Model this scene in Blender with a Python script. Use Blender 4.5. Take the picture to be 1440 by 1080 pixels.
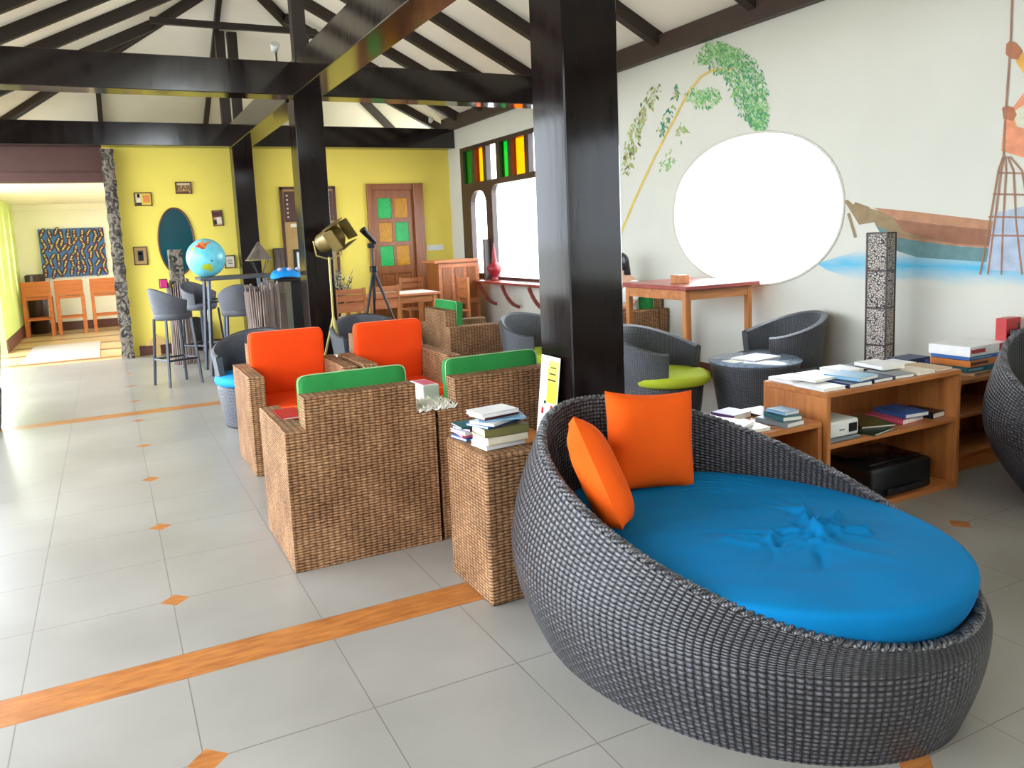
import bpy, bmesh, math, random
import numpy as np
from mathutils import Matrix, Vector, geometry
random.seed(7)
for o in list(bpy.data.objects): bpy.data.objects.remove(o)
SC = bpy.context.scene; COL = SC.collection
PI = math.pi

# ------------------------------------------------------------------ camera
YAW, PITCH, ROLL, FPX, PPX, PPY = 0.457701, -0.128992, -0.0439404, 1107.293, 702.331, 474.327
CAM_H = 1.5
def _axes():
    cy, sy = math.cos(YAW), math.sin(YAW)
    f = Vector((sy*math.cos(PITCH), cy*math.cos(PITCH), math.sin(PITCH)))
    r = Vector((cy, -sy, 0)); u = r.cross(f)
    c, s = math.cos(ROLL), math.sin(ROLL)
    return c*r+s*u, -s*r+c*u, f
AR, AU, AF = _axes()
cam_d = bpy.data.cameras.new('camera'); cam = bpy.data.objects.new('camera', cam_d); COL.objects.link(cam)
cam.matrix_world = Matrix(((AR.x, AU.x, -AF.x, 0), (AR.y, AU.y, -AF.y, 0), (AR.z, AU.z, -AF.z, CAM_H), (0, 0, 0, 1)))
cam_d.sensor_width = 36; cam_d.lens = FPX/1440*36
cam_d.shift_x = (720-PPX)/1440; cam_d.shift_y = (PPY-540)/1440
cam_d.clip_start = .05; cam_d.clip_end = 200
SC.camera = cam
def at(px, py, ax, val):
    """the point of the plane axis=val (a wall or floor of the room) that the photo shows at a pixel"""
    d = AR*((px-PPX)/FPX) - AU*((py-PPY)/FPX) + AF
    o = Vector((0, 0, CAM_H)); t = (val-o[ax])/d[ax]
    return o+d*t

# ------------------------------------------------------------------ light
SC.view_settings.view_transform = 'Standard'; SC.view_settings.look = 'None'
SC.view_settings.gamma = 1; SC.view_settings.use_curve_mapping = False
SC.view_settings.exposure = 1.65
w = bpy.data.worlds.new('World'); SC.world = w; w.use_nodes = True
bg = w.node_tree.nodes['Background']; bg.inputs[0].default_value = (0.82, 0.91, 1.0, 1); bg.inputs[1].default_value = 3.4

# ------------------------------------------------------------------ materials
class NT:
    def __init__(s, name):
        s.m = bpy.data.materials.new(name); s.m.use_nodes = True; s.t = s.m.node_tree
        s.b = s.t.nodes['Principled BSDF']; s.out = s.t.nodes['Material Output']
    def n(s, ty, **kw):
        x = s.t.nodes.new(ty)
        for k, v in kw.items(): setattr(x, k, v)
        return x
    def ln(s, a, b): s.t.links.new(a, b)
    def v(s, sock, x):
        if isinstance(x, (int, float)): sock.default_value = x
        elif isinstance(x, tuple): sock.default_value = x if len(x) == 4 or sock.type == 'VECTOR' else (*x, 1)
        else: s.ln(x, sock)
    def ma(s, op, a, b=0.0, c=None):
        x = s.n('ShaderNodeMath', operation=op); s.v(x.inputs[0], a); s.v(x.inputs[1], b)
        if c is not None: s.v(x.inputs[2], c)
        return x.outputs[0]
    def mix(s, f, a, b):
        x = s.n('ShaderNodeMix', data_type='RGBA'); s.v(x.inputs[0], f); s.v(x.inputs[6], a); s.v(x.inputs[7], b); return x.outputs[2]
    def noise(s, vec, scale, det=3, rough=.5):
        x = s.n('ShaderNodeTexNoise'); s.ln(vec, x.inputs['Vector']); x.inputs['Scale'].default_value = scale
        x.inputs['Detail'].default_value = det; x.inputs['Roughness'].default_value = rough; return x.outputs[0]
    def ramp(s, f, stops):
        x = s.n('ShaderNodeValToRGB'); s.ln(f, x.inputs[0]); e = x.color_ramp.elements
        while len(e) < len(stops): e.new(.5)
        for q, (p, c) in zip(e, stops): q.position = p; q.color = (*c, 1)
        return x.outputs[0]
    def bump(s, h, dist, st=1.0):
        x = s.n('ShaderNodeBump'); x.inputs['Distance'].default_value = dist; x.inputs['Strength'].default_value = st
        s.ln(h, x.inputs['Height']); s.ln(x.outputs[0], s.b.inputs['Normal'])
    def obj(s): return s.n('ShaderNodeTexCoord').outputs['Object']
    def uv(s): return s.n('ShaderNodeTexCoord').outputs['UV']
    def sep(s, v):
        x = s.n('ShaderNodeSeparateXYZ'); s.ln(v, x.inputs[0]); return x.outputs
    def mapv(s, v, sc):
        x = s.n('ShaderNodeMapping'); s.ln(v, x.inputs[0]); x.inputs['Scale'].default_value = sc; return x.outputs[0]
def lin(r, g, b):
    f = lambda c: (c/255/12.92) if c/255 <= .04045 else ((c/255+.055)/1.055)**2.4
    return (f(r), f(g), f(b))
M = {}
def plain(name, col, rough=.6, var=.12, scale=8, metal=0, bump=0, spec=.5, sheen=0):
    t = NT(name); o = t.obj(); f = t.noise(o, scale)
    c2 = tuple(max(0, x*(1-var)) for x in col); c3 = tuple(min(1, x*(1+var)) for x in col)
    t.v(t.b.inputs['Base Color'], t.ramp(f, [(.3, c2), (.7, c3)]))
    t.b.inputs['Roughness'].default_value = rough; t.b.inputs['Metallic'].default_value = metal
    t.b.inputs['Specular IOR Level'].default_value = spec
    if sheen: t.b.inputs['Sheen Weight'].default_value = sheen
    if bump: t.bump(t.noise(o, scale*12, 2), bump)
    M[name] = t.m; return t.m
def wood(name, c1, c2, rough=.4, sc=(3, 3, 22), bump=.0006, axis=2):
    t = NT(name); o = t.obj(); s = [22., 22., 22.]; s[axis] = 2.2
    f = t.noise(t.mapv(o, tuple(s)), 1.0, 5, .6)
    t.v(t.b.inputs['Base Color'], t.ramp(f, [(.25, c1), (.75, c2)])); t.b.inputs['Roughness'].default_value = rough
    t.bump(f, bump); M[name] = t.m; return t.m
def weave(name, cu, cv, dark, base, light, rough, flat=0, dist=.004, spec=.5, gap=.35):
    """interlaced strands: cells cu x cv metres in the surface's UV, over and under in a checker"""
    t = NT(name); s = t.sep(t.uv())
    a = t.ma('DIVIDE', s[0], cu); b = t.ma('DIVIDE', s[1], cv)
    fa = t.ma('FRACT', a); fb = t.ma('FRACT', b)
    ck = t.ma('MODULO', t.ma('ABSOLUTE', t.ma('ADD', t.ma('FLOOR', a), t.ma('FLOOR', b))), 2)
    sa = t.ma('SINE', t.ma('MULTIPLY', fa, PI)); sb = t.ma('SINE', t.ma('MULTIPLY', fb, PI))
    h1 = t.ma('MULTIPLY', t.ma('POWER', sb, .45), t.ma('MULTIPLY_ADD', sa, .55, .45))
    h2 = t.ma('MULTIPLY', t.ma('POWER', sa, .45), t.ma('MULTIPLY_ADD', sb, .45, .2 if flat else .45))
    h = t.ma('ADD', t.ma('MULTIPLY', ck, h1), t.ma('MULTIPLY', t.ma('SUBTRACT', 1, ck), h2))
    nz = t.noise(t.mapv(t.uv(), (1/cu*.8, 1/cv*.8, 1)), 1, 3, .6)
    big = t.noise(t.uv(), 3, 3)
    hh = t.ma('MULTIPLY_ADD', nz, .5, t.ma('SUBTRACT', h, .25))
    hh = t.ma('ADD', hh, t.ma('MULTIPLY', t.ma('SUBTRACT', big, .5), .35))
    t.v(t.b.inputs['Base Color'], t.ramp(hh, [(gap*.6, dark), (gap+.3, base), (1.0, light)]))  # shade in the gaps and highlights on the strands are put into the colour
    t.b.inputs['Roughness'].default_value = rough; t.b.inputs['Specular IOR Level'].default_value = spec
    t.bump(t.ma('MULTIPLY_ADD', nz, .15, h), dist); M[name] = t.m; return t.m
def rattan(name, cu, cv, dark, base, light, rough=.8, dist=.006):
    """rough twisted water-hyacinth rows running over vertical ribs"""
    t = NT(name); s = t.sep(t.uv())
    wob = t.ma('MULTIPLY', t.ma('SUBTRACT', t.noise(t.uv(), 9, 3), .5), .9)
    a = t.ma('DIVIDE', s[0], cu); b = t.ma('ADD', t.ma('DIVIDE', s[1], cv), wob)
    row = t.ma('FLOOR', b); fb = t.ma('FRACT', b)
    par = t.ma('MULTIPLY', t.ma('MODULO', t.ma('ABSOLUTE', row), 2), PI)
    co = t.ma('COSINE', t.ma('ADD', t.ma('MULTIPLY', a, 2*PI/2), par))
    rib = t.ma('POWER', t.ma('ABSOLUTE', t.ma('SINE', t.ma('MULTIPLY', a, PI))), .6)
    h = t.ma('MULTIPLY', t.ma('POWER', t.ma('SINE', t.ma('MULTIPLY', fb, PI)), .6), t.ma('MULTIPLY_ADD', co, .04, .62))
    h = t.ma('MULTIPLY', h, t.ma('MULTIPLY_ADD', rib, .6, .4))
    nz = t.noise(t.mapv(t.uv(), (1/cu, 1/cv*1.1, 1)), 1.0, 4, .7); bg_ = t.noise(t.uv(), 5, 3)
    f = t.ma('ADD', t.ma('MULTIPLY', h, .75), t.ma('ADD', t.ma('MULTIPLY_ADD', nz, .8, -.4), t.ma('MULTIPLY_ADD', bg_, .5, -.25)))
    t.v(t.b.inputs['Base Color'], t.ramp(f, [(.08, dark), (.42, base), (.9, light)]))
    t.b.inputs['Roughness'].default_value = rough; t.b.inputs['Specular IOR Level'].default_value = .3
    t.bump(t.ma('MULTIPLY_ADD', nz, .3, h), dist); M[name] = t.m; return t.m

rattan('hyacinth', .029, .0135, (.06, .025, .010), (.36, .18, .08), (.76, .55, .33))
weave('dark_weave', .023, .0165, (.003, .003, .004), (.028, .025, .028), (.14, .135, .15), .36, dist=.005, spec=.5)
weave('fine_weave', .015, .0125, (.004, .004, .006), (.034, .035, .043), (.16, .17, .2), .34, dist=.0038, spec=.7)
weave('stool_weave', .012, .009, (.02, .02, .025), (.085, .088, .10), (.2, .2, .23), .5, dist=.0015, spec=.4)
weave('braid', .03, .012, (.006, .006, .008), (.06, .056, .06), (.22, .21, .22), .32, dist=.004, spec=.7)
def lacquer():
    t = NT('lacquer'); o = t.obj(); f = t.noise(t.mapv(o, (14, 14, 2)), 1.2, 5, .6)
    t.v(t.b.inputs['Base Color'], t.ramp(f, [(.3, (.005, .003, .003)), (.75, (.014, .008, .007))]))
    t.v(t.b.inputs['Roughness'], t.ma('MULTIPLY_ADD', f, .12, .05)); t.b.inputs['Specular IOR Level'].default_value = .42; t.bump(f, .0003); M['lacquer'] = t.m
lacquer()
M['column_lacquer'] = M['lacquer'].copy(); M['column_lacquer'].node_tree.nodes['Principled BSDF'].inputs['Specular IOR Level'].default_value = .16
M['lacquer'].node_tree.nodes['Principled BSDF'].inputs['Specular IOR Level'].default_value = .7
plain('rafter', (.022, .012, .008), .5); plain('plate', (.05, .028, .019), .55)
plain('ceiling', lin(246, 238, 220), .9, .03, 2); plain('yellow', lin(238, 216, 96), .75, .03, 2)
plain('cream', lin(210, 208, 196), .85, .02, 2); plain('white_wall', lin(248, 244, 226), .85, .02, 2)
plain('lime_wall', lin(204, 218, 124), .8, .03, 2); plain('header', lin(82, 50, 42), .6, .08, 3)
plain('skirting', lin(98, 58, 46), .4, .08, 3)
plain('orange', lin(236, 70, 12), .85, .05, 5, bump=.0006, spec=.2); plain('pillow_orange', lin(232, 88, 8), .8, .05, 5, bump=.0004, spec=.2)
plain('green', lin(44, 128, 62), .9, .12, 6, bump=.0008, spec=.2); plain('lime', lin(176, 190, 36), .85, .05, 5, bump=.0005)
plain('blue', lin(0, 112, 168), .85, .05, 4, bump=.0003, spec=.15); plain('blue_seat', lin(0, 140, 215), .75, .05, 4)
plain('piping', lin(250, 130, 80), .8); plain('piping_green', lin(150, 195, 140), .8)
wood('teak', lin(150, 84, 40), lin(205, 134, 74), .38); wood('teak_x', lin(150, 84, 40), lin(205, 134, 74), .38, axis=0)
wood('door_wood', lin(118, 62, 26), lin(160, 94, 42), .35); wood('bench_wood', lin(166, 92, 50), lin(206, 130, 82), .45, axis=0)
wood('red_wood', lin(128, 50, 44), lin(168, 78, 66), .28, axis=0); wood('dark_frame', (.03, .014, .012), (.06, .03, .024), .35)
wood('stool_wood', lin(176, 92, 36), lin(206, 120, 56), .5, axis=0)
wood('stick', lin(70, 56, 50), lin(170, 150, 138), .8); wood('grey_wood', lin(66, 56, 50), lin(128, 112, 98), .85)
plain('tan_wood', lin(178, 142, 84), .6, .1, 6); plain('black', (.006, .006, .007), .4); plain('black_gloss', (.006, .006, .008), .12)
plain('steel', (.06, .065, .08), .3, metal=.7); plain('grey_metal', (.1, .11, .13), .35, metal=.5); plain('chrome', (.7, .7, .72), .2, metal=1)
plain('gold_metal', lin(128, 108, 58), .35, metal=.5); plain('brass', lin(178, 160, 96), .4, metal=.4)
plain('paper', lin(240, 236, 222), .8, .03, 20); plain('paper_tan', lin(222, 200, 160), .8, .08, 60)
plain('white_plastic', lin(230, 232, 226), .4, .02); plain('urn_red', lin(128, 22, 32), .4, .1)
plain('marble', lin(196, 190, 184), .3, .05, 12)
PALETTE = dict(white=(236, 234, 232), cream_=(226, 214, 190), navy=(24, 40, 84), blue_=(56, 108, 178), black_=(22, 20, 26), grey=(120, 128, 134), teal=(38, 96, 104),
   brown=(96, 62, 44), red=(186, 36, 38), pink=(222, 90, 120), purple=(86, 46, 108), skyblue=(132, 176, 206), olive=(110, 104, 60), tan=(196, 160, 116), maroon=(88, 28, 38), lavender=(186, 180, 214), magenta=(196, 40, 110), orangey=(220, 130, 60), darkgreen=(30, 60, 44), yellowy=(226, 196, 60))
for k, v in PALETTE.items(): plain('c_'+k, lin(*v), .38, .06, 10)
def floor_mat():
    t = NT('floor_tiles'); o = t.obj(); x, y, z = t.sep(o)[:3]
    near = t.ma('LESS_THAN', y, 2.94)
    yy = t.ma('DIVIDE', t.ma('SUBTRACT', y, t.ma('SUBTRACT', 3.03, t.ma('MULTIPLY', near, .185))), .51)
    xx = t.ma('DIVIDE', t.ma('SUBTRACT', x, .12), .522)
    def edge(q, s): f = t.ma('FRACT', q); return t.ma('MULTIPLY', t.ma('MINIMUM', f, t.ma('SUBTRACT', 1, f)), s)
    seam = t.ma('LESS_THAN', t.ma('MINIMUM', edge(xx, .522), edge(yy, .51)), .0022)
    band = t.ma('MULTIPLY', t.ma('GREATER_THAN', y, 2.845), t.ma('LESS_THAN', y, 3.03))
    band2 = t.ma('MULTIPLY', t.ma('GREATER_THAN', y, 7.90), t.ma('LESS_THAN', y, 8.08))
    band = t.ma('MAXIMUM', band, band2)
    def wrap(v, p): return t.ma('SUBTRACT', t.ma('MODULO', t.ma('ADD', v, p*50.5), p), p/2)
    dx = t.ma('ABSOLUTE', wrap(t.ma('SUBTRACT', x, .13), 1.745)); dy = t.ma('ABSOLUTE', t.ma('MULTIPLY', wrap(t.ma('SUBTRACT', yy, 1), 2.0), .51))
    dia = t.ma('LESS_THAN', t.ma('ADD', dx, dy), .06)
    orng = t.ma('MAXIMUM', band, dia)
    far = t.ma('GREATER_THAN', y, 12.3)
    n1 = t.noise(o, 1.3, 3); n2 = t.noise(t.mapv(o, (3, 7, 1)), 1, 3, .5); n3 = t.noise(t.mapv(o, (7, 40, 1)), 1, 5, .65)
    tile = t.ramp(t.ma('ADD', t.ma('MULTIPLY', n1, .9), t.ma('MULTIPLY', n2, .1)), [(.32, lin(138, 133, 125)), (.68, lin(156, 151, 143))])
    orc = t.ramp(n3, [(.3, lin(140, 80, 38)), (.7, lin(192, 124, 62))])
    c = t.mix(seam, tile, lin(118, 110, 101)); c = t.mix(orng, c, orc)
    c = t.mix(far, c, t.ramp(n1, [(.3, lin(190, 158, 110)), (.7, lin(212, 186, 140))]))
    fb = t.ma('LESS_THAN', t.ma('ABSOLUTE', t.ma('SUBTRACT', t.ma('MODULO', y, 1.1), .5)), .09)
    c = t.mix(t.ma('MULTIPLY', far, fb), c, lin(140, 84, 50))
    t.v(t.b.inputs['Base Color'], c); t.b.inputs['Roughness'].default_value = .3
    t.bump(t.ma('MULTIPLY', seam, -1.0), .0008); M['floor'] = t.m
floor_mat()
def glass(name, col, k=1.0):
    t = NT(name); tr = t.n('ShaderNodeBsdfTransparent'); tr.inputs[0].default_value = (*col, 1)
    gl = t.n('ShaderNodeBsdfGlossy'); gl.inputs['Roughness'].default_value = .08
    mx = t.n('ShaderNodeMixShader'); mx.inputs[0].default_value = .06
    t.ln(tr.outputs[0], mx.inputs[1]); t.ln(gl.outputs[0], mx.inputs[2]); t.ln(mx.outputs[0], t.out.inputs[0]); M[name] = t.m
glass('glass_green', (.02, .30, .06)); glass('glass_amber', (.75, .30, .01)); glass('glass_clear', (.95, .96, .97)); glass('glass_dark', (.01, .10, .06))
plain('pane_green', lin(30, 176, 84), .25, .2, 30, bump=.0006, spec=.25); plain('pane_amber', lin(196, 136, 8), .25, .2, 30, bump=.0006, spec=.25); plain('mirror_teal', lin(12, 66, 74), .12, .1, 2)

# ------------------------------------------------------------------ mesh building
class B:
    def __init__(s, mat=None): s.v = []; s.f = []; s.uv = []; s.mi = []; s.sm = []; s.mats = [mat] if mat else []; s.cur = 0
    def use(s, mat):
        if mat not in s.mats: s.mats.append(mat)
        s.cur = s.mats.index(mat); return s
    def add(s, verts, faces, uvs=None, smooth=False, X=None):
        k = len(s.v)
        for p in verts: s.v.append(tuple(X @ Vector(p)) if X else tuple(p))
        for i, f in enumerate(faces):
            s.f.append([k+j for j in f]); s.uv.append(uvs[i] if uvs else None); s.mi.append(s.cur); s.sm.append(smooth)
        return s
    def box(s, x0, y0, z0, x1, y1, z1, bev=.004, X=None, seg=1):
        x0, x1 = min(x0, x1), max(x0, x1); y0, y1 = min(y0, y1), max(y0, y1); z0, z1 = min(z0, z1), max(z0, z1)
        bev = min(bev, .45*min(x1-x0, y1-y0, z1-z0))
        bm = bmesh.new(); bmesh.ops.create_cube(bm, size=1)
        for v in bm.verts: v.co = Vector((x0+(v.co.x+.5)*(x1-x0), y0+(v.co.y+.5)*(y1-y0), z0+(v.co.z+.5)*(z1-z0)))
        if bev > 0: bmesh.ops.bevel(bm, geom=list(bm.edges), offset=bev, segments=seg, affect='EDGES', profile=.5)
        bm.verts.index_update()
        s.add([v.co.copy() for v in bm.verts], [[v.index for v in f.verts] for f in bm.faces], None, seg > 1, X); bm.free(); return s
    def beam(s, p0, p1, w, h, bev=.004, up=(0, 0, 1), drop=0):
        p0, p1 = Vector(p0), Vector(p1); d = (p1-p0); L = d.length; d.normalize(); up = Vector(up)
        r = d.cross(up).normalized(); u = r.cross(d)
        X = Matrix(((d.x, r.x, u.x, p0.x), (d.y, r.y, u.y, p0.y), (d.z, r.z, u.z, p0.z), (0, 0, 0, 1)))
        return s.box(0, -w/2, -h/2-drop, L, w/2, h/2-drop, bev, X)
    def grid(s, P, closed_u=False, closed_v=False, uvf=None, smooth=True, X=None, flip=False):
        n, m = len(P), len(P[0]); vs = [q for row in P for q in row]; fs = []; uvs = []
        U = [[(0, 0)]*(m+1) for _ in range(n+1)]
        if uvf is None:
            for i in range(n+1):
                for j in range(m+1):
                    a = Vector(P[i % n][j % m])
                    du = (a-Vector(P[i % n][(j-1) % m])).length if j else 0; dv = (a-Vector(P[(i-1) % n][j % m])).length if i else 0
                    U[i][j] = ((U[i][j-1][0]+du) if j else 0, (U[i-1][j][1]+dv) if i else 0)
        else:
            for i in range(n+1):
                for j in range(m+1): U[i][j] = uvf(i, j)
        for i in range(n if closed_v else n-1):
            for j in range(m if closed_u else m-1):
                a, b, c, d = i*m+j, i*m+(j+1) % m, ((i+1) % n)*m+(j+1) % m, ((i+1) % n)*m+j
                q = [a, b, c, d]; w_ = [U[i][j], U[i][j+1], U[i+1][j+1], U[i+1][j]]
                if flip: q.reverse(); w_.reverse()
                fs.append(q); uvs.append(w_)
        return s.add(vs, fs, uvs, smooth, X)
    def lathe(s, prof, seg=24, c=(0, 0, 0), caps=True, X=None, a0=0):
        P = [[(c[0]+r*math.cos(a0+2*PI*j/seg), c[1]+r*math.sin(a0+2*PI*j/seg), c[2]+z) for j in range(seg)] for r, z in prof]
        rm = max(r for r, z in prof); L = [0]
        for (r0, z0), (r1, z1) in zip(prof, prof[1:]): L.append(L[-1]+math.hypot(r1-r0, z1-z0))
        L.append(L[-1])
        s.grid(P, closed_u=True, uvf=lambda i, j: (2*PI*rm*j/seg, L[i]), X=X)
        if caps:
            for row, rev in ((P[0], True), (P[-1], False)):
                if abs(row[0][0]-row[seg//2][0])+abs(row[0][1]-row[seg//2][1]) > 1e-4: s.add(row, [list(range(seg))[::-1] if rev else list(range(seg))], None, False, X)
        return s
    def cyl(s, p0, p1, r0, r1=None, seg=12):
        r1 = r0 if r1 is None else r1; return s.tube([p0, p1], [r0, r1], seg)
    def tube(s, pts, r, seg=8, closed=False):
        pts = [Vector(p) for p in pts]; n = len(pts); r = r if isinstance(r, (list, tuple)) else [r]*n
        P = []; prev = None
        for i in range(n):
            a = pts[(i-1) % n] if (closed or i) else pts[i]; b = pts[(i+1) % n] if (closed or i < n-1) else pts[i]
            d = (b-a).normalized(); ref = prev if prev is not None else (Vector((0, 0, 1)) if abs(d.z) < .9 else Vector((1, 0, 0)))
            x = (ref-d*ref.dot(d)).normalized(); y = d.cross(x); prev = x
            P.append([tuple(pts[i]+(x*math.cos(2*PI*j/seg)+y*math.sin(2*PI*j/seg))*r[i]) for j in range(seg)])
        s.grid(P, closed_u=True, closed_v=closed)
        if not closed: s.add(P[0], [list(range(seg))[::-1]]); s.add(P[-1], [list(range(seg))])
        return s
    def prism(s, out, fn0, fn1):
        n = len(out); s.add([fn0(p) for p in out]+[fn1(p) for p in out], [list(range(n))[::-1], [n+i for i in range(n)]]+[[i, (i+1) % n, n+(i+1) % n, n+i] for i in range(n)]); return s
    def obj(s, name, parent=None, label=None):
        me = bpy.data.meshes.new(name); me.from_pydata(s.v, [], s.f); me.update()
        for m in s.mats: me.materials.append(M[m])
        ul = me.uv_layers.new(name='UVMap').data; co = me.vertices
        for p in me.polygons:
            p.material_index = s.mi[p.index]; p.use_smooth = s.sm[p.index]; u = s.uv[p.index]
            if u:
                for k, li in enumerate(p.loop_indices): ul[li].uv = u[k]
            else:
                n = p.normal; ax = max(range(3), key=lambda i: abs(n[i]))
                for li in p.loop_indices:
                    c = co[me.loops[li].vertex_index].co
                    ul[li].uv = (c.y, c.z) if ax == 0 else (c.x, c.z) if ax == 1 else (c.x, c.y)
        o = bpy.data.objects.new(name, me); COL.objects.link(o)
        if parent: o.parent = parent
        if label: o['label'] = label
        bm = bmesh.new(); bm.from_mesh(me); bmesh.ops.recalc_face_normals(bm, faces=bm.faces); bm.to_mesh(me); bm.free()
        return o
def thing(name, label, cat, loc=(0, 0, 0), rz=0, group=None):
    o = bpy.data.objects.new(name, None); COL.objects.link(o); o.empty_display_size = .1
    o.location = loc; o.rotation_euler = (0, 0, rz); o['label'] = label; o['category'] = cat
    if group: o['group'] = group
    return o
def tag(o, label, cat, group=None, kind=None):
    o['label'] = label; o['category'] = cat
    if group: o['group'] = group
    if kind: o['kind'] = kind
    return o
def struct(b, name, label, cat='structure'):
    o = b.obj(name); o['kind'] = 'structure'; o['label'] = label; o['category'] = cat; return o
def dup(root, loc, rz, label, group=None):
    r = root.copy(); COL.objects.link(r); r.location = loc; r.rotation_euler = (0, 0, rz); r['label'] = label
    if group: r['group'] = group
    def rec(a, b):
        for ch in list(a.children):
            c = ch.copy(); COL.objects.link(c); c.parent = b; rec(ch, c)
    rec(root, r); return r

# ------------------------------------------------------------------ the room
XL, XR, YF, YB = -1.9, 5.3, 12.4, -3.0
RX = 1.9
def roofz(x): return 3.43+.5*(XR-x) if x > RX else 3.43+.5*(x+1.5)
struct(B('floor').box(-6, -4, -.1, 7, 19, 0, 0), 'floor', 'pale stone tiled floor with orange bands and small diamonds', 'floor')

plain('bounce_ground', lin(218, 215, 206), .9, .06, 1)
struct(B('bounce_ground').box(-60, -60, -.35, 60, 70, -.12, 0), 'ground', 'pale unseen ground added outside the hall to bounce daylight', 'ground')  # unseen ground, added pale so that daylight bounces into the hall
def wall_with_holes(name, outer, holes, p0, p1, mat, label):
    """outline and holes in (s, z); p0/p1 map them to the two faces of the wall"""
    loops = [outer]+holes
    tri = geometry.tessellate_polygon([[Vector((a, b, 0)) for a, b in l] for l in loops])
    flat = [q for l in loops for q in l]; n = len(flat)
    b = B(mat); fs = [list(t) for t in tri]+[[n+i for i in t][::-1] for t in tri]; k = 0
    for l in loops:
        m = len(l)
        for i in range(m): fs.append([k+i, k+(i+1) % m, n+k+(i+1) % m, n+k+i])
        k += m
    b.add([p0(*q) for q in flat]+[p1(*q) for q in flat], fs)
    return struct(b, name, label, 'wall')
def ell(cx, cz, a, b, n=64, p=2.0):
    o = []
    for i in range(n):
        t = 2*PI*i/n; c, s = math.cos(t), math.sin(t)
        o.append((cx+a*math.copysign(abs(c)**(2/p), c), cz+b*math.copysign(abs(s)**(2/p), s)))
    return o
OV = (5.50, 1.625, 1.04, .675)
WY0, WY1, WZ0, WZ1 = 7.75, 11.85, .84, 2.9
wall_with_holes('wall_right', [(YB, 0), (YF+.2, 0), (YF+.2, 3.44), (YB, 3.44)],
    [ell(*OV, 72, 2.15), [(-2.8, .9), (-.9, .9), (-.9, 2.6), (-2.8, 2.6)], [(WY0, WZ0), (WY1, WZ0), (WY1, WZ1), (WY0, WZ1)]],  # first rectangular hole: unseen opening, added to give the column front a sheen
    lambda y, z: (XR, y, z), lambda y, z: (XR+.2, y, z), 'cream', 'cream side wall with a large round opening and a painted mural')
OX, OZ, OA, OB = .953, 1.61, .235, .475
wall_with_holes('wall_far', [(.1, 0), (XR, 0), (XR, 3.2), (.1, 3.2)], [],
    lambda x, z: (x, YF, z), lambda x, z: (x, YF+.15, z), 'yellow', 'bright yellow end wall behind the bar stools')
b = B('header').box(-1.9, YF, 2.47, .1, YF+.15, 3.2, 0)
struct(b, 'trim_1', 'dark brown header beam above the opening to the back room', 'trim')
struct(B('header').box(-1.9, YF-.03, 2.47, .1, YF, 2.6, 0), 'trim_2', 'lower reddish brown strip along the header beam', 'trim')
b = B('skirting').box(.32, YF-.02, 0, 1.8, YF, .14, .003).box(2.06, YF-.02, 0, 3.84, YF, .14, .003).box(4.8, YF-.02, 0, XR, YF, .14, .003)
struct(b, 'baseboard_far', 'reddish brown skirting along the yellow wall', 'baseboard')
struct(B('skirting').box(XR-.02, YB, 0, XR, YF, .14, .003), 'baseboard_right', 'reddish brown skirting along the cream mural wall', 'baseboard')
# back room
RB = 17.8
struct(B('white_wall').box(-1.7, RB, 0, 5.4, RB+.15, 2.6, 0), 'wall_back', 'pale cream end wall of the back room', 'wall')
struct(B('white_wall').box(-1.6, YF+.15, 2.47, 5.4, RB, 2.6, 0), 'ceiling_back', 'plain cream ceiling of the back room', 'ceiling')
struct(B('white_wall').box(-1.5, RB-.12, 2.36, 5.3, RB, 2.47, 0), 'trim_3', 'shallow cream bulkhead along the top of the back wall', 'trim')
def spindle(y0, z0, z1, wy):
    n = 14; L = []
    for i in range(n+1): t = i/n; L.append((y0-wy*math.sin(PI*t)**.8, z0+(z1-z0)*t))
    for i in range(1, n): t = 1-i/n; L.append((y0+wy*math.sin(PI*t)**.8, z0+(z1-z0)*t))
    return L
wall_with_holes('wall_left', [(14.35, 0), (RB, 0), (RB, 2.6), (14.35, 2.6)],
    [spindle(16.1, .74, 2.36, .17), spindle(17.05, .76, 2.38, .15), spindle(15.0, .74, 2.36, .17)],
    lambda y, z: (-1.5, y, z), lambda y, z: (-1.65, y, z), 'lime_wall', 'lime green side wall of the back room with tall spindle slits')
struct(B('skirting').box(-1.5, 14.35, 0, -1.48, RB, .2, .003), 'baseboard_left', 'brown skirting along the lime green wall', 'baseboard')
struct(B('skirting').box(-1.48, RB-.02, 0, 5.3, RB, .17, .003), 'baseboard_back', 'dark brown skirting along the back room wall', 'baseboard')
wall_with_holes('wall_back_right', [(YF+.15, 0), (RB, 0), (RB, 2.47), (YF+.15, 2.47)], [[(13.2, .3), (17.2, .3), (17.2, 2.3), (13.2, 2.3)]], lambda y, z: (1.6, y, z), lambda y, z: (1.75, y, z), 'white_wall', 'plain wall with a wide opening added for daylight on the right of the back room')  # the opening is added out of view to brighten the back room
b = B('marble').box(-1.19, 12.75, 0, -.2, 14.95, .012, .004)
tag(b.obj('floor_rug'), 'pale rug lying on the brown floor of the back room', 'rug')

struct(B('cream').box(-1.9, YB, 0, -1.75, -.6, 3.4, 0), 'wall_left_near_blocker', 'unseen wall added left of and behind the camera to cut daylight', 'wall')  # unseen wall, added to hold back daylight from the near left
struct(B('cream').box(-2.2, YB-.15, 0, XR+.2, YB, 3.6, 0), 'wall_near_blocker', 'unseen wall added behind the camera to cut light from the front', 'wall')  # unseen wall, added to darken the faces turned to the camera
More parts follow.
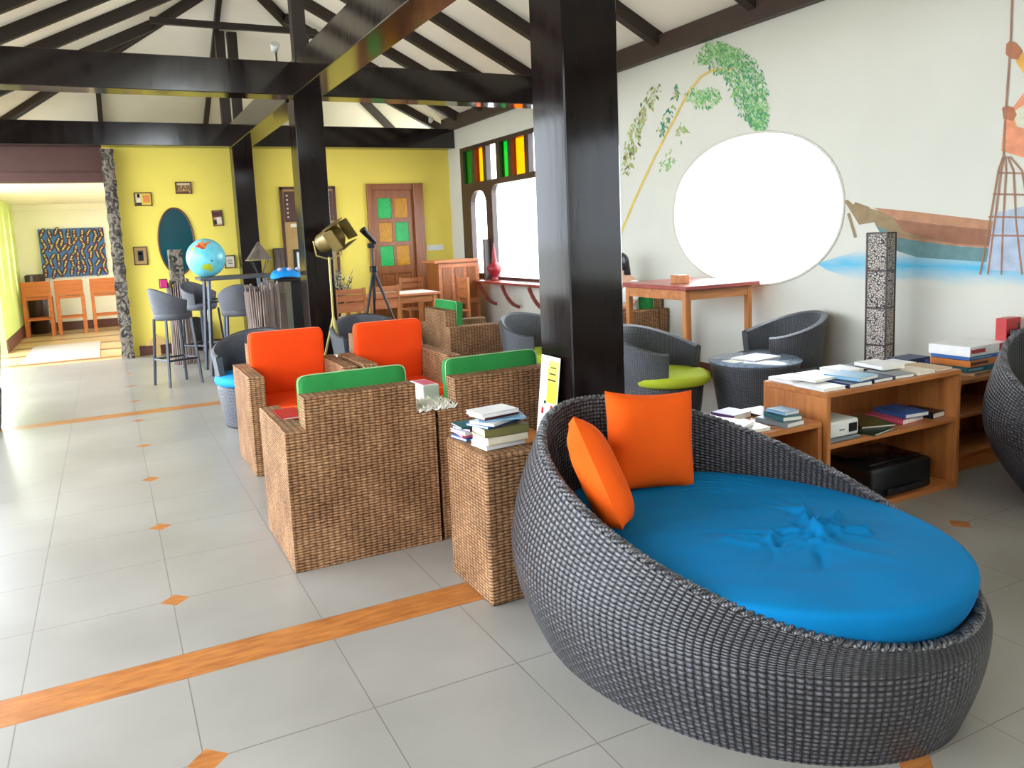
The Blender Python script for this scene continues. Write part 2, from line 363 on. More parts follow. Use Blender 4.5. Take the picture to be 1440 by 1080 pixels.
# roof slabs
b = B('ceiling')
def slab(b, pts, t=.12):
    n = len(pts); b.add([tuple(p) for p in pts]+[(p[0], p[1], p[2]+t) for p in pts], [list(range(n)), [n+i for i in range(n)][::-1]]+[[i, (i+1) % n, n+(i+1) % n, n+i] for i in range(n)])
HY = 14.55; AY = HY-3.4; zt = roofz(RX)
e = .6
slab(b, [(XR+e, YB-1, 3.43-.3), (XR+e, HY+e, 3.43-.3), (RX, AY, zt), (RX, YB-1, zt)])
slab(b, [(-1.5-e, YB-1, 3.43-.3), (RX, YB-1, zt), (RX, AY, zt), (-1.5-e, HY+e, 3.43-.3)])
slab(b, [(XR+e, HY+e, 3.43-.3), (-1.5-e, HY+e, 3.43-.3), (RX, AY, zt)])
struct(b, 'ceiling', 'cream boarded underside of the hipped roof', 'ceiling')
struct(B('cream').box(-1.9, HY, 2.6, 5.4, HY+.1, 3.6, 0), 'wall_roof_end', 'low wall closing the roof space above the back room', 'wall')

# frame of dark lacquered timber: each member a thing of its own
COLS = [(1.87, 3.05, .29), (1.77, 7.85, .28), (1.79, 12.08, .28)]
CL = ['nearest dark lacquered timber column, wide and close behind the daybed', 'dark lacquered timber column in the middle of the lounge behind the floor spotlight', 'farthest dark timber column against the yellow wall by the oval mirror']
for (x, y, s), l in zip(COLS, CL):
    tag(B('column_lacquer').box(x, y, 0, x+s, y+s, 3.0 if y > 4 else 4.9, .006).obj('timber_column'), l, 'column')
def tie(y0, y1, z0, z1, l):
    tag(B('lacquer').box(-1.9, y0, z0, XR, y1, z1, .006).obj('tie_beam'), l, 'beam')
tie(7.85, 8.13, 2.92, 3.23, 'nearer dark cross beam meeting the middle column')
tie(12.1, 12.38, 2.94, 3.25, 'farther dark cross beam along the top of the yellow wall')
tag(B('lacquer').box(1.75, -2.5, 2.9, 2.03, 7.85, 3.22, .006).box(1.75, 8.13, 2.9, 2.03, 12.1, 3.22, .006).obj('spine_beam'), 'long glossy beam running away overhead from column to column', 'beam')
for x0, y0, zb, l in ((1.83, 7.93, 3.23, 'dark king post standing on the nearer cross beam'), (1.70, 12.15, 3.25, 'left one of the paired posts on the farther cross beam'), (1.87, 12.15, 3.25, 'right one of the paired posts on the farther cross beam')):
    tag(B('rafter').box(x0, y0, zb, x0+.13, y0+.13, roofz(RX)-.15 if y0 < 9 else 4.55, .004).obj('king_post'), l, 'post')
tag(B('plate').box(XR-.1, YB, 3.23, XR, YF, 3.43, .004).obj('wall_plate'), 'brown timber plate along the top of the mural wall', 'beam')
tag(B('plate').box(-1.6, YB, 3.2, -1.5, 14.5, 3.38, .004).obj('wall_plate'), 'brown timber plate along the open side of the hall on the left', 'beam')
for y in (-.45, 1.5, 5, 8.6):
    tag(B('lacquer').box(-1.85, y-.12, 0, -1.61, y+.12, 3.3, .006).obj('side_post'), 'dark timber post at the open left side of the hall', 'post', 'posts along the open left side, outside the view')
ys_r = [1.3, 2.65, 4.0, 5.35, 6.68, 8.06, 9.04, 9.95, 10.85]
jack_r = [11.8, 12.75]
n = 0
ords = ['nearest', 'second', 'third', 'fourth', 'fifth', 'sixth', 'seventh', 'eighth', 'ninth', 'tenth', 'eleventh']
for i, y in enumerate(ys_r+jack_r):
    x1 = RX+.045 if y <= AY else XR-(HY-y)+.1
    o = B('rafter').beam((XR+.1, y, roofz(XR+.1)), (x1, y, roofz(x1)), .10, .13, .003, drop=.065).obj('rafter')
    tag(o, 'brown sloping rafter above the mural wall side, %s one counted from the camera' % ords[i], 'rafter', 'rafters on the mural wall side')
for i, y in enumerate([1.3, 2.65, 4.0, 5.35, 6.6, 7.75, 8.75, 9.75, 10.85, 12.1]):
    x1 = RX-.045 if y <= AY else -1.5+(HY-y)-.1
    o = B('rafter').beam((-1.6, y, roofz(-1.6)), (x1, y, roofz(x1)), .10, .13, .003, drop=.065).obj('rafter')
    tag(o, 'brown sloping rafter on the open left side, %s one counted from the camera' % ords[i], 'rafter', 'rafters on the open left side')
for sx, l in ((-1.5, 'left'), (XR, 'right')):
    o = B('rafter').beam((sx, HY, 3.43), (RX, AY, zt), .11, .12, .003, drop=.06).obj('hip_rafter'); tag(o, 'dark diagonal hip rafter at the far %s corner of the roof' % l, 'rafter')
for x, l in ((.15, 'left'), (1.72, 'middle'), (3.4, 'right')):
    ytop = AY+abs(RX-x); o = B('rafter').beam((x, HY, 3.43), (x, ytop, 3.43+.5*(HY-ytop)), .07, .09, .003, drop=.045).obj('jack_rafter')
    tag(o, 'short jack rafter on the far end slope of the roof, %s one' % l, 'rafter', 'jack rafters on the far slope')
o = B('rafter').beam((.82, 11.55, 4.47), (3.0, 11.55, 4.47), .07, .08).obj('collar_tie'); tag(o, 'thin level collar tie high under the far end of the roof', 'beam')
o = B('rafter').beam((RX, YB, zt-.08), (RX, AY, zt-.08), .08, .16).obj('ridge_board'); tag(o, 'dark ridge board along the top of the roof', 'beam')

# carved post beside the opening
def carved():
    t = NT('carving'); s = t.obj(); vo = t.n('ShaderNodeTexVoronoi'); t.ln(t.mapv(s, (9, 9, 5)), vo.inputs[0]); vo.inputs['Scale'].default_value = 1.6
    wv = t.n('ShaderNodeTexWave', wave_type='RINGS'); t.ln(t.mapv(s, (1, 1, 1)), wv.inputs[0]); wv.inputs['Scale'].default_value = 3; wv.inputs['Distortion'].default_value = 14; wv.inputs['Detail'].default_value = 3; wv.inputs['Detail Scale'].default_value = 2.5
    h = t.ma('ADD', wv.outputs[1] if len(wv.outputs) > 1 else wv.outputs[0], t.ma('MULTIPLY', vo.outputs[0], .5))
    t.v(t.b.inputs['Base Color'], t.ramp(h, [(.2, lin(34, 28, 26)), (.9, lin(122, 112, 98))])); t.b.inputs['Roughness'].default_value = .7; t.bump(h, .02); M['carving'] = t.m
carved()
b = B('carving'); P = []
for i in range(60):
    z = 2.9*i/59; P.append([(.165+x*(.078+.006*math.sin(i*1.3)), 12.27+y*(.07+.006*math.cos(i*1.7)), z) for x, y in ((-1, -1), (-.4, -1.15), (.4, -1.15), (1, -1), (1, 1), (-1, 1))])
b.grid(P, closed_u=True, smooth=False); b.add(P[-1], [[0, 1, 2, 3, 4, 5]])
tag(b.obj('carved_post'), 'tall grey carved wooden post at the corner of the yellow wall', 'post')

# ------------------------------------------------------------------ windows
def rrect(y0, y1, z0, z1, r, n=6):
    o = []
    for cy, cz, a0 in ((y1-r, z1-r, 0), (y0+r, z1-r, PI/2), (y0+r, z0+r, PI), (y1-r, z0+r, 1.5*PI)):
        for i in range(n+1): a = a0+i*PI/2/n; o.append((cy+r*math.cos(a), cz+r*math.sin(a)))
    return o
holes = []; top = []
zr0, zr1 = 2.33, 2.84
edges = [11.80, 11.35, 10.95, 10.50, 10.12, 9.62, 9.22, 8.78, 8.32, 7.86]
for i in range(9):
    a, c = edges[i+1]+.06, edges[i]-.06; top.append((a, c)); holes.append([(a, zr0), (c, zr0), (c, zr1), (a, zr1)])
holes.append(rrect(10.96, 11.52, .92, 2.2, .22)); 
holes.append(rrect(9.2, 10.75, .88, 2.25, .12)); holes.append(rrect(7.9, 9.02, .88, 2.25, .12))
wn = wall_with_holes('window_1', [(WY0, WZ0), (WY1, WZ0), (WY1, WZ1), (WY0, WZ1)], holes, lambda y, z: (XR-.03, y, z), lambda y, z: (XR+.05, y, z), 'dark_frame', 'dark timber window frame with coloured top panes and rounded openings')
wn['category'] = 'window'
gm = ['glass_green', 'glass_amber', 'glass_clear', 'glass_green', 'glass_amber', 'glass_clear', 'glass_green', 'glass_amber', 'glass_clear']
for (a, c), g in zip(top, gm):
    B(g).box(XR+.005, a-.01, zr0-.01, XR+.012, c+.01, zr1+.01, 0).obj('pane', wn, {'glass_green': 'green glass pane', 'glass_amber': 'amber glass pane', 'glass_clear': 'clear glass pane'}[g])
b = B('dark_frame').box(XR-.14, 10.86, .83, XR-.02, 10.92, 1.45, .01); b.obj('mullion_bracket', wn)
# outside walkway rail glimpsed as a thin post
b = B('cream'); O2 = ell(OV[0], OV[1], OV[2]+.02, OV[3]+.02, 72, 2.15); O1 = ell(*OV, 72, 2.15)
P = [[(XR-.004, y, z) for y, z in O1], [(XR-.012, y, z) for y, z in O1], [(XR-.012, y, z) for y, z in O2], [(XR, y, z) for y, z in O2]]
b.grid(P, closed_u=True); o = struct(b, 'window_2', 'plain plaster rim of the big round opening', 'window')

# window ledge with brackets
t = thing('wall_shelf', 'narrow red-brown ledge on curved brackets under the window', 'shelf', (XR, 9.7, .8))
B('red_wood').box(-.32, -1.95, 0, -.02, 1.2, .035, .008).obj('shelf_board', t)
for y in (1.05, .3, -.5, -1.3):
    pts = [(-.30+.27*q, y, -.01-.33*(q**.75)+.05*math.sin(PI*q)*-1) for q in [i/8 for i in range(9)]]
    b = B('red_wood')
    for p, q in zip(pts, pts[1:]): b.beam(p, q, .04, .045, .004)
    b.obj('bracket', t)
ux, uy = 5.15, 10.52
b = B('urn_red').lathe([(.0, 0), (.055, 0), (.06, .015), (.045, .035), (.05, .06), (.095, .12), (.115, .17), (.11, .205), (.06, .25), (.035, .285), (.045, .30), (.03, .33), (.036, .36), (.024, .39), (.03, .41), (.018, .44), (.022, .46), (.012, .49), (.014, .51), (.003, .56)], 24)
t = thing('lidded_urn', 'dark red spired lacquer urn standing on the window ledge', 'urn', (ux, uy, .836)); b.obj('urn_body', t)

# ------------------------------------------------------------------ door, mirror and pictures on the yellow wall
dr = thing('door_1', 'wooden door with six green and amber panes in the yellow wall', 'door', (4.31, YF, 0)); dr['kind'] = 'structure'
b = B('door_wood').box(-.47, -.06, 0, -.39, .02, 2.4, .005).box(.30, -.10, 0, .47, .02, 2.4, .005).box(-.389, -.058, 2.3, .299, .02, 2.398, .003); b.obj('door_frame', dr)
b = B('door_wood')
for x0, x1 in ((-.39, -.30), (-.07, -.02), (.21, .30)): b.box(x0, -.03, .03, x1, .01, 2.3, .004)
for z0, z1 in ((.03, .18), (.62, .72), (.95, 1.08), (1.40, 1.47), (1.78, 1.85), (2.17, 2.3)): b.box(-.39, -.031, z0, .30, .009, z1, .004)
for z0, z1 in ((.18, .62), (.72, .95)):
    b.box(-.30, -.012, z0, -.07, .005, z1, .01).box(-.02, -.012, z0, .21, .005, z1, .01)
lf = b.obj('door_leaf', dr)
k = 0
for z0, z1 in ((1.85, 2.17), (1.47, 1.78), (1.08, 1.40)):
    for x0, x1 in ((-.30, -.07), (-.02, .21)):
        g = ['pane_green', 'pane_amber', 'pane_amber', 'pane_green', 'pane_green', 'pane_amber'][k]; k += 1
        B(g).box(x0, -.014, z0, x1, -.006, z1, 0).obj('pane', lf, 'green glass pane' if 'green' in g else 'amber glass pane')
t = thing('oval_mirror', 'tall oval dark mirror in a thin brown rim on the yellow wall', 'mirror', (OX, YF, OZ))
P = [[(math.cos(a)*OA, -.012, math.sin(a)*OB) for a in np.linspace(0, 2*PI, 48, endpoint=False)]]
b = B('mirror_teal'); b.add([(p[0], p[1], p[2]) for p in P[0]]+[(p[0], 0, p[2]) for p in P[0]], [list(range(48)), list(range(95, 47, -1))]+[[i, (i+1) % 48, 48+(i+1) % 48, 48+i] for i in range(48)]); b.obj('mirror_glass', t)
B('skirting').tube([(math.cos(a)*(OA+.005), -.012, math.sin(a)*(OB+.005)) for a in np.linspace(0, 2*PI, 64, endpoint=False)], .012, 8, closed=True).obj('mirror_rim', t)
def text_part(s, size, mat, parent, loc, rot=(PI/2, 0, 0), name='lettering', depth=.001):
    c = bpy.data.curves.new('t', 'FONT'); c.body = s; c.size = size; c.align_x = 'CENTER'; c.align_y = 'CENTER'; c.extrude = depth
    o = bpy.data.objects.new('t', c); COL.objects.link(o); bpy.context.view_layer.update()
    me = bpy.data.meshes.new_from_object(o.evaluated_get(bpy.context.evaluated_depsgraph_get())); bpy.data.objects.remove(o)
    me.materials.clear(); me.materials.append(M[mat]); r = bpy.data.objects.new(name, me); COL.objects.link(r); r.parent = parent; r.location = loc; r.rotation_euler = rot
    return r
def plaque(x, z, wd, ht, rot, face, frame, label, deco):
    t = thing('wall_plaque', label, 'picture', (x, YF, z), 0, 'small plaques around the oval mirror'); t.rotation_euler = (0, rot, 0)
    b = B(frame)
    for q in ((-wd/2, -ht/2, wd/2, -ht/2+.014), (-wd/2, ht/2-.014, wd/2, ht/2), (-wd/2, -ht/2, -wd/2+.014, ht/2), (wd/2-.014, -ht/2, wd/2, ht/2)): b.box(q[0], -.028, q[1], q[2], -.004, q[3], .002)
    b.obj('plaque_frame', t); B(face).box(-wd/2+.01, -.018, -ht/2+.01, wd/2-.01, -.004, ht/2-.01, 0).obj('picture_panel', t)
    for m, x0, z0, x1, z1 in deco: B(m).box(x0*wd, -.0205, z0*ht, x1*wd, -.0175, z1*ht, 0).obj('painted_shape', t)
    return t
plaque(.565, 2.225, .23, .19, 0, 'c_yellowy', 'header', 'yellow plaque of a figure, up to the left of the oval mirror', [('c_cream_', -.38, -.3, -.12, .36), ('black', -.32, .12, -.18, .38), ('black', -.42, -.42, -.1, -.25), ('c_orangey', .0, -.25, .38, .3)])
t = plaque(1.115, 2.375, .22, .17, 0, 'tan_wood', 'header', 'small plaque reading BAR above the oval mirror', [('c_maroon', -.4, -.4, .3, -.3), ('c_cream_', -.38, .28, .38, .36)])
text_part('BAR', .105, 'header', t, (0, -.021, -.005))
plaque(1.545, 1.93, .14, .23, -.05, 'c_tan', 'header', 'brown and cream plaque up to the right of the oval mirror', [('c_maroon', -.4, .08, .4, .42), ('c_cream_', -.1, -.36, .38, .05), ('black', -.4, -.4, -.12, -.1)])
plaque(.46, 1.43, .18, .26, 0, 'tan_wood', 'header', 'plaque with a dark glass on it, down to the left of the oval mirror', [('black', -.2, -.28, .2, .28), ('c_cream_', -.12, .06, .12, .18), ('c_cream_', -.02, -.15, .02, .06), ('c_cream_', -.08, -.2, .08, -.15)])
plaque(1.665, 1.28, .15, .19, 0, 'c_cream_', 'header', 'small plaque of faint writing beside the far column and inflatable globe', [('c_brown', -.2, .1, .25, .16), ('c_brown', -.25, -.02, .2, .03), ('c_brown', -.15, -.16, .25, -.11)])
t = thing('switch_plate', 'white switch plate on the yellow wall beside the door', 'switch', (4.98, YF, 1.34))
B('white_plastic').box(-.15, -.012, -.045, .15, 0, .045, .004).obj('plate', t)
for x in (-.08, 0, .08): B('white_plastic').box(x-.025, -.018, -.03, x+.025, -.01, .03, .003).obj('switch', t)
t = thing('display_panel', 'tall tan wooden panel with framed photo, half hidden by the middle column', 'panel', (2.9, YF, 0))
b = B('tan_wood').box(-.43, -.03, .5, .43, 0, 2.37, .004); b.obj('backing_board', t)
b = B('header').box(-.43, -.05, .5, -.39, -.03, 2.37, .003).box(.39, -.05, .5, .43, -.03, 2.37, .003).box(-.43, -.05, 2.33, .43, -.03, 2.37, .003); b.obj('panel_frame', t)
b = B('header').box(-.37, -.045, 1.84, .37, -.03, 2.3, .003).use('c_cream_')
for i in range(6):
    for x in (-.34, .02, .30): b.box(x, -.048, 1.9+i*.065, x+.025, -.044, 1.925+i*.065, 0)
b.obj('brown_board', t); B('c_cream_').box(-.3, -.045, 1.76, .3, -.03, 1.81, .002).obj('label_strip', t)
b = B('black').box(-.29, -.05, .85, .29, -.03, 1.42, .004).use('c_grey').box(-.25, -.053, .9, .25, -.049, 1.38, 0).use('c_white').box(-.24, -.055, 1.12, -.06, -.052, 1.37, 0).use('c_skyblue').box(-.02, -.055, .92, .1, -.052, 1.2, 0).use('black').box(-.05, -.056, 1.2, .03, -.054, 1.33, 0); b.obj('framed_photo', t)
tag(B('grey_wood').box(2.3, 12.3, .75, 2.46, 12.38, 1.45, .01).box(2.26, 12.26, 0, 2.5, 12.38, .75, .01).obj('carved_board'), 'rough dark wooden totem board between the two far columns', 'ornament')

# painting in the back room
pc = at(103.5, 355, 1, RB-.03); t = thing('canvas_painting', 'blue canvas of patterned leaf shapes on the back room wall', 'painting', (pc.x, RB-.03, pc.z))
W2, H2 = .57, .47
B('c_blue_').box(-W2, -.02, -H2, W2, .028, H2, .003).obj('canvas', t)
bs = {'black': B('black'), 'c_brown': B('c_brown'), 'c_yellowy': B('c_yellowy'), 'c_cream_': B('c_cream_'), 'c_red': B('c_red')}
def flat_ell(b, cx, cz, a, c, rot, y, n=14):
    b.add([(cx+a*math.cos(q)*math.cos(rot)-c*math.sin(q)*math.sin(rot), y, cz+a*math.cos(q)*math.sin(rot)+c*math.sin(q)*math.cos(rot)) for q in [2*PI*i/n for i in range(n)]], [list(range(n))])
rr = random.Random(3)
for i in range(10):
    for j in range(6):
        cx = -W2+.065+i*.113+rr.uniform(-.02, .02); cz = -H2+.095+j*.152+rr.uniform(-.03, .03); ro = rr.choice([1.2, 1.9, 1.45, 1.75, 1.0])+rr.uniform(-.1, .1)
        yy = -.0205-.0002*(i*6+j)
        flat_ell(bs['black'], cx, cz, .10, .043, ro, yy-.0010); flat_ell(bs['c_brown'], cx, cz, .09, .026, ro, yy-.0012)
        for k in range(5):
            q = -.062+k*.031; m = ['c_yellowy', 'c_cream_', 'c_red', 'c_yellowy', 'c_cream_'][(k+i) % 5]
            flat_ell(bs[m], cx+q*math.cos(ro), cz+q*math.sin(ro), .011, .015, ro, yy-.0014, 8)
for k, q in bs.items(): q.obj('painted_leaves', t)['kind'] = 'stuff'

# mural on the right wall ------------------------------------------------------------
mu = thing('wall_mural', 'painted mural of bamboo, boat and fish trap around the round opening', 'mural', (XR, 4.5, 1.8))
def wp(px, py, off): p = at(px, py, 0, XR-off); return (p.x-XR, p.y-4.5, p.z-1.8)
def mpoly(b, pts, off): b.add([wp(x, y, off) for x, y in pts], [list(range(len(pts)))])
def mline(b, pts, wpx, off):
    for (x0, y0), (x1, y1) in zip(pts, pts[1:]):
        L = math.hypot(x1-x0, y1-y0) or 1; nx, ny = -(y1-y0)/L*wpx/2, (x1-x0)/L*wpx/2
        mpoly(b, [(x0+nx, y0+ny), (x1+nx, y1+ny), (x1-nx, y1-ny), (x0-nx, y0-ny)], off)
for k, v in dict(p_leaf=(96, 160, 96), p_leaf2=(140, 190, 110), p_leaf3=(66, 140, 116), p_leaf4=(170, 170, 104), p_leaf5=(176, 206, 160), p_leaf6=(110, 108, 70), p_stem=(214, 184, 96), p_boat=(150, 104, 80), p_boat2=(178, 130, 100), p_boat3=(150, 128, 96),
    p_hull=(104, 138, 140), p_water=(90, 186, 220), p_water2=(150, 210, 226), p_rib=(158, 118, 96), p_skin=(176, 112, 82), p_cloth=(224, 146, 110), p_cloth2=(226, 170, 84), p_sleeve=(206, 204, 180), p_haze=(170, 182, 200)).items(): plain(k, lin(*v), .85, .12, 14)
def fade(name, col, base, hmid, hw):
    t = NT(name); z = t.sep(t.obj())[2]; nz = t.noise(t.mapv(t.obj(), (1, 2.5, 14)), 1, 4, .6)
    f = t.ma('SUBTRACT', 1, t.ma('DIVIDE', t.ma('ABSOLUTE', t.ma('SUBTRACT', z, hmid)), hw)); f = t.ma('MULTIPLY', t.ma('MAXIMUM', t.ma('ADD', f, t.ma('MULTIPLY_ADD', nz, 1.0, -.55)), 0), 1.0)
    t.v(t.b.inputs['Base Color'], t.mix(t.ma('MINIMUM', f, 1), base, col)); t.b.inputs['Roughness'].default_value = .85; M[name] = t.m
fade('p_wash', lin(84, 180, 216), lin(210, 208, 196), -.66, .13)
b = B('p_wash'); b.add([(-.0012, 1.55-4.5, 1.0-1.8), (-.0012, 4.25-4.5, 1.0-1.8), (-.0012, 4.62-4.5, 1.10-1.8), (-.0012, 4.72-4.5, 1.15-1.8), (-.0012, 4.3-4.5, 1.26-1.8), (-.0012, 3.9-4.5, 1.36-1.8), (-.0012, 1.55-4.5, 1.4-1.8)], [[0, 1, 2, 3, 4, 5, 6]]); b.obj('painted_water', mu, 'washed blue water')
b = B('p_hull'); mpoly(b, [(1232, 318), (1262, 330), (1300, 340), (1345, 346), (1440, 352), (1440, 372), (1350, 366), (1290, 362), (1252, 350)], .002)
b.use('p_boat3'); mpoly(b, [(1222, 293), (1240, 297), (1290, 304), (1340, 312), (1345, 346), (1300, 340), (1262, 330), (1232, 318)], .0025)
b.use('p_boat'); mpoly(b, [(1250, 299), (1290, 301), (1340, 306), (1390, 312), (1440, 320), (1440, 352), (1386, 347), (1345, 343), (1300, 335), (1270, 325)], .003)
b.use('p_boat2'); mpoly(b, [(1228, 292), (1290, 298), (1340, 304), (1390, 310), (1440, 316), (1440, 328), (1380, 322), (1320, 316), (1262, 309)], .0034)
mline(b, [(1240, 328), (1290, 337), (1340, 344), (1440, 350)], 3, .0038)
b.use('p_boat3'); mpoly(b, [(1187, 282), (1192, 281), (1200, 288), (1203, 284), (1222, 291), (1240, 311), (1208, 316)], .004)
mline(b, [(1193, 300), (1203, 334)], 4, .0036); b.obj('painted_boat', mu, 'brown longtail boat')
b = B('p_stem'); mline(b, [(868, 340), (893, 280), (920, 222), (948, 168), (968, 130), (985, 108), (1003, 98), (1030, 97)], 3.2, .003); b.obj('bamboo_stem', mu, 'yellow bamboo stem')
rr = random.Random(5); lb = {k: B(k) for k in ('p_leaf', 'p_leaf2', 'p_leaf3', 'p_leaf4', 'p_leaf5', 'p_leaf6')}
def leafs(n, fn, mats, s0, s1, dirs):
    for _ in range(n):
        x, y = fn(); a = rr.uniform(*dirs); L = rr.uniform(s0, s1); wd = L*.16
        ca, sa = math.cos(a), math.sin(a)
        mpoly(lb[rr.choice(mats)], [(x, y), (x+L*.45*ca-wd*sa, y+L*.45*sa+wd*ca), (x+L*ca, y+L*sa), (x+L*.45*ca+wd*sa, y+L*.45*sa-wd*ca)], .002+rr.random()*.003)
def blob(path, r):
    def f():
        i = rr.randrange(len(path)-1); t_ = rr.random(); (x0, y0, r0), (x1, y1, r1) = path[i], path[i+1]
        R_ = (r0+(r1-r0)*t_)*r; a = rr.uniform(0, 2*PI); q = math.sqrt(rr.random())*R_
        return x0+(x1-x0)*t_+q*math.cos(a), y0+(y1-y0)*t_+q*math.sin(a)
    return f
leafs(1500, blob([(1008, 80, 20), (1040, 92, 26), (1052, 120, 26), (1060, 150, 22), (1066, 168, 12), (1069, 176, 5)], 1), ['p_leaf', 'p_leaf', 'p_leaf2', 'p_leaf3', 'p_leaf5'], 3.5, 8.5, (.4, 2.4))
leafs(330, blob([(985, 85, 10), (1000, 65, 10), (1022, 72, 14), (1040, 84, 14)], 1), ['p_leaf', 'p_leaf2', 'p_leaf5'], 4, 9, (.2, 2.8))
leafs(190, blob([(972, 130, 10), (990, 138, 16), (1004, 132, 12)], 1), ['p_leaf', 'p_leaf2', 'p_leaf5'], 4, 9, (.5, 2.6))
leafs(170, blob([(924, 118, 6), (912, 145, 11), (897, 175, 10), (888, 205, 10), (882, 238, 7)], 1), ['p_leaf4', 'p_leaf4', 'p_leaf2', 'p_leaf6'], 4, 10, (.6, 2.4))
leafs(70, blob([(953, 115, 5), (948, 140, 4), (932, 175, 7), (926, 190, 4)], 1), ['p_leaf4', 'p_leaf3'], 4, 9, (.8, 2.2))
leafs(50, blob([(956, 178, 8), (962, 182, 5), (930, 232, 8), (946, 224, 5)], 1), ['p_leaf4', 'p_leaf2'], 4, 8, (.2, 2.8))
for q in lb.values(): q.obj('bamboo_leaves', mu)['kind'] = 'stuff'
b = B('p_haze'); mpoly(b, [(1398, 300), (1440, 290), (1440, 382), (1386, 380)], .0042); b.obj('painted_net', mu, 'pale net haze')
b = B('p_rib')
for bx in (1378, 1389, 1408, 1437, 1470): mline(b, [(bx, 386), (1415+(bx-1415)*.62, 310), (1415+(bx-1415)*.36+2, 240), (1412+(bx-1412)*.1+2, 220)], 2.6, .006)
for yy, hw in ((243, 15), (273, 22), (305, 28), (331, 33)): mline(b, [(1418-hw, yy), (1418+hw*1.6, yy+1)], 2.6, .0065)
mline(b, [(1424, -30), (1421, 60), (1414, 160), (1411, 222)], 3, .0066); b.obj('painted_fish_trap', mu, 'cone shaped ribbed fish trap and pole')
b = B('p_cloth'); mpoly(b, [(1412, 168), (1440, 130), (1475, 125), (1475, 225), (1440, 222), (1408, 212)], .0045)
b.use('p_cloth2'); mpoly(b, [(1428, 86), (1436, 76), (1475, 60), (1475, 108), (1440, 104)], .0046); b.use('p_sleeve'); mpoly(b, [(1424, 158), (1448, 142), (1475, 145), (1475, 190), (1430, 178)], .005)
b.use('p_skin'); mpoly(b, [(1415, 62), (1420, 57), (1428, 60), (1438, 72), (1432, 84), (1420, 82), (1414, 76)], .0055); mpoly(b, [(1409, 152), (1415, 148), (1426, 152), (1430, 162), (1424, 170), (1411, 167)], .0055); b.obj('painted_fisherman', mu, 'hands and orange clothes of a fisherman')

# ------------------------------------------------------------------ wicker armchairs
def soft_slab(wd, dp, ht, puff=.012, n=10, r=.02, mat='green'):
    """rounded cushion: centred in x,y ; z from 0 to ht"""
    b = B(mat); m = n; P = []
    def prof(i):  # rounded rect cross loops from top to bottom in 'n' rings
        return i
    rings = []
    for t_ in np.linspace(-PI/2, PI/2, 7): rings.append((r*(1-math.cos(t_)), (ht/2-r)*(1 if t_ > 0 else -1 if t_ < 0 else 0)+r*math.sin(t_)))
    rings = [(r+.0, -ht/2)]+rings[1:-1]+[(r+.0, ht/2)]
    k = 40; L = []
    for ins, z in rings:
        row = []
        for i in range(k):
            a = 2*PI*i/k; c, s_ = math.cos(a), math.sin(a); e_ = .13
            row.append(((wd/2-ins)*math.copysign(abs(c)**e_, c), (dp/2-ins)*math.copysign(abs(s_)**e_, s_), ht/2+z))
        L.append(row)
    # puffed caps
    def cap(row, sgn):
        out = []
        for f_ in (.85, .6, .3): out.append([(x*f_, y*f_, z+sgn*puff*(1-f_**3)) for x, y, z in row])
        return out
    full = cap(L[0], -1)[::-1]+L+cap(L[-1], 1)
    b.grid(full, closed_u=True); b.add(full[0], [list(range(k))], None, True); b.add(full[-1], [list(range(k))], None, True)
    return b
def piping(wd, dp, z, mat, parent):
    k = 48; e_ = .13
    pts = [((wd/2+.001)*math.copysign(abs(math.cos(a))**e_, math.cos(a)), (dp/2+.001)*math.copysign(abs(math.sin(a))**e_, math.sin(a)), z) for a in [2*PI*(i+.5)/k for i in range(k)]]
    B(mat).tube(pts, .0035, 6, closed=True).obj('piping', parent)
def armchair(label, cush, cname, loc, rz, seat=True):
    t = thing('wicker_armchair', label, 'armchair', loc, rz, 'square woven armchairs')
    hw, hd = .3625, .335; PM = 'piping' if cush == 'orange' else 'piping_green'
    out = [(-hw, 0), (hw, 0), (hw, .66), (.268, .66), (.268, .81), (-.268, .81), (-.268, .66), (-hw, .66)]
    B('hyacinth').prism(out, lambda p: (p[0], -hd, p[1]), lambda p: (p[0], -hd+.11, p[1])).obj('back', t)
    for s_ in (-1, 1): B('hyacinth').box(s_*hw, -hd+.11, 0, s_*(hw-.105), hd, .66, .008).obj('arm', t)
    B('hyacinth').box(-hw+.105, -hd+.11, .02, hw-.105, hd-.01, .34, .006).obj('seat_base', t)
    o = soft_slab(.515, .56, .10, .012, mat=cush).obj('seat_cushion', t, cname+' seat cushion'); o.location = (0, .045, .342); piping(.515, .56, .088, PM, o)
    o = soft_slab(.525, .46, .085, .01, mat=cush).obj('back_cushion', t, cname+' back cushion'); o.rotation_euler = (PI/2-.07, 0, 0); o.location = (0, -hd+.18, .655); piping(.525, .46, .073, PM, o)
    return t
armchair('woven armchair nearest the camera, seen from behind, green back cushion', 'green', 'green', (1.008, 3.865, 0), 0)
armchair('woven armchair with green cushion just behind the book-topped side table', 'green', 'green', (1.752, 3.87, 0), 0)
armchair('left of the two woven armchairs with orange cushions facing the camera', 'orange', 'orange', (1.11, 5.535, 0), PI)
armchair('right of the two woven armchairs with orange cushions facing the camera', 'orange', 'orange', (1.875, 5.535, 0), PI)
armchair('woven armchair with green cushion standing sideways right of the orange chairs', 'green', 'green', (3.16, 7.14, 0), -PI/2)
armchair('woven armchair with green cushion by the mural wall in which the person sits', 'green', 'green', (4.93, 7.0, 0), PI/2)

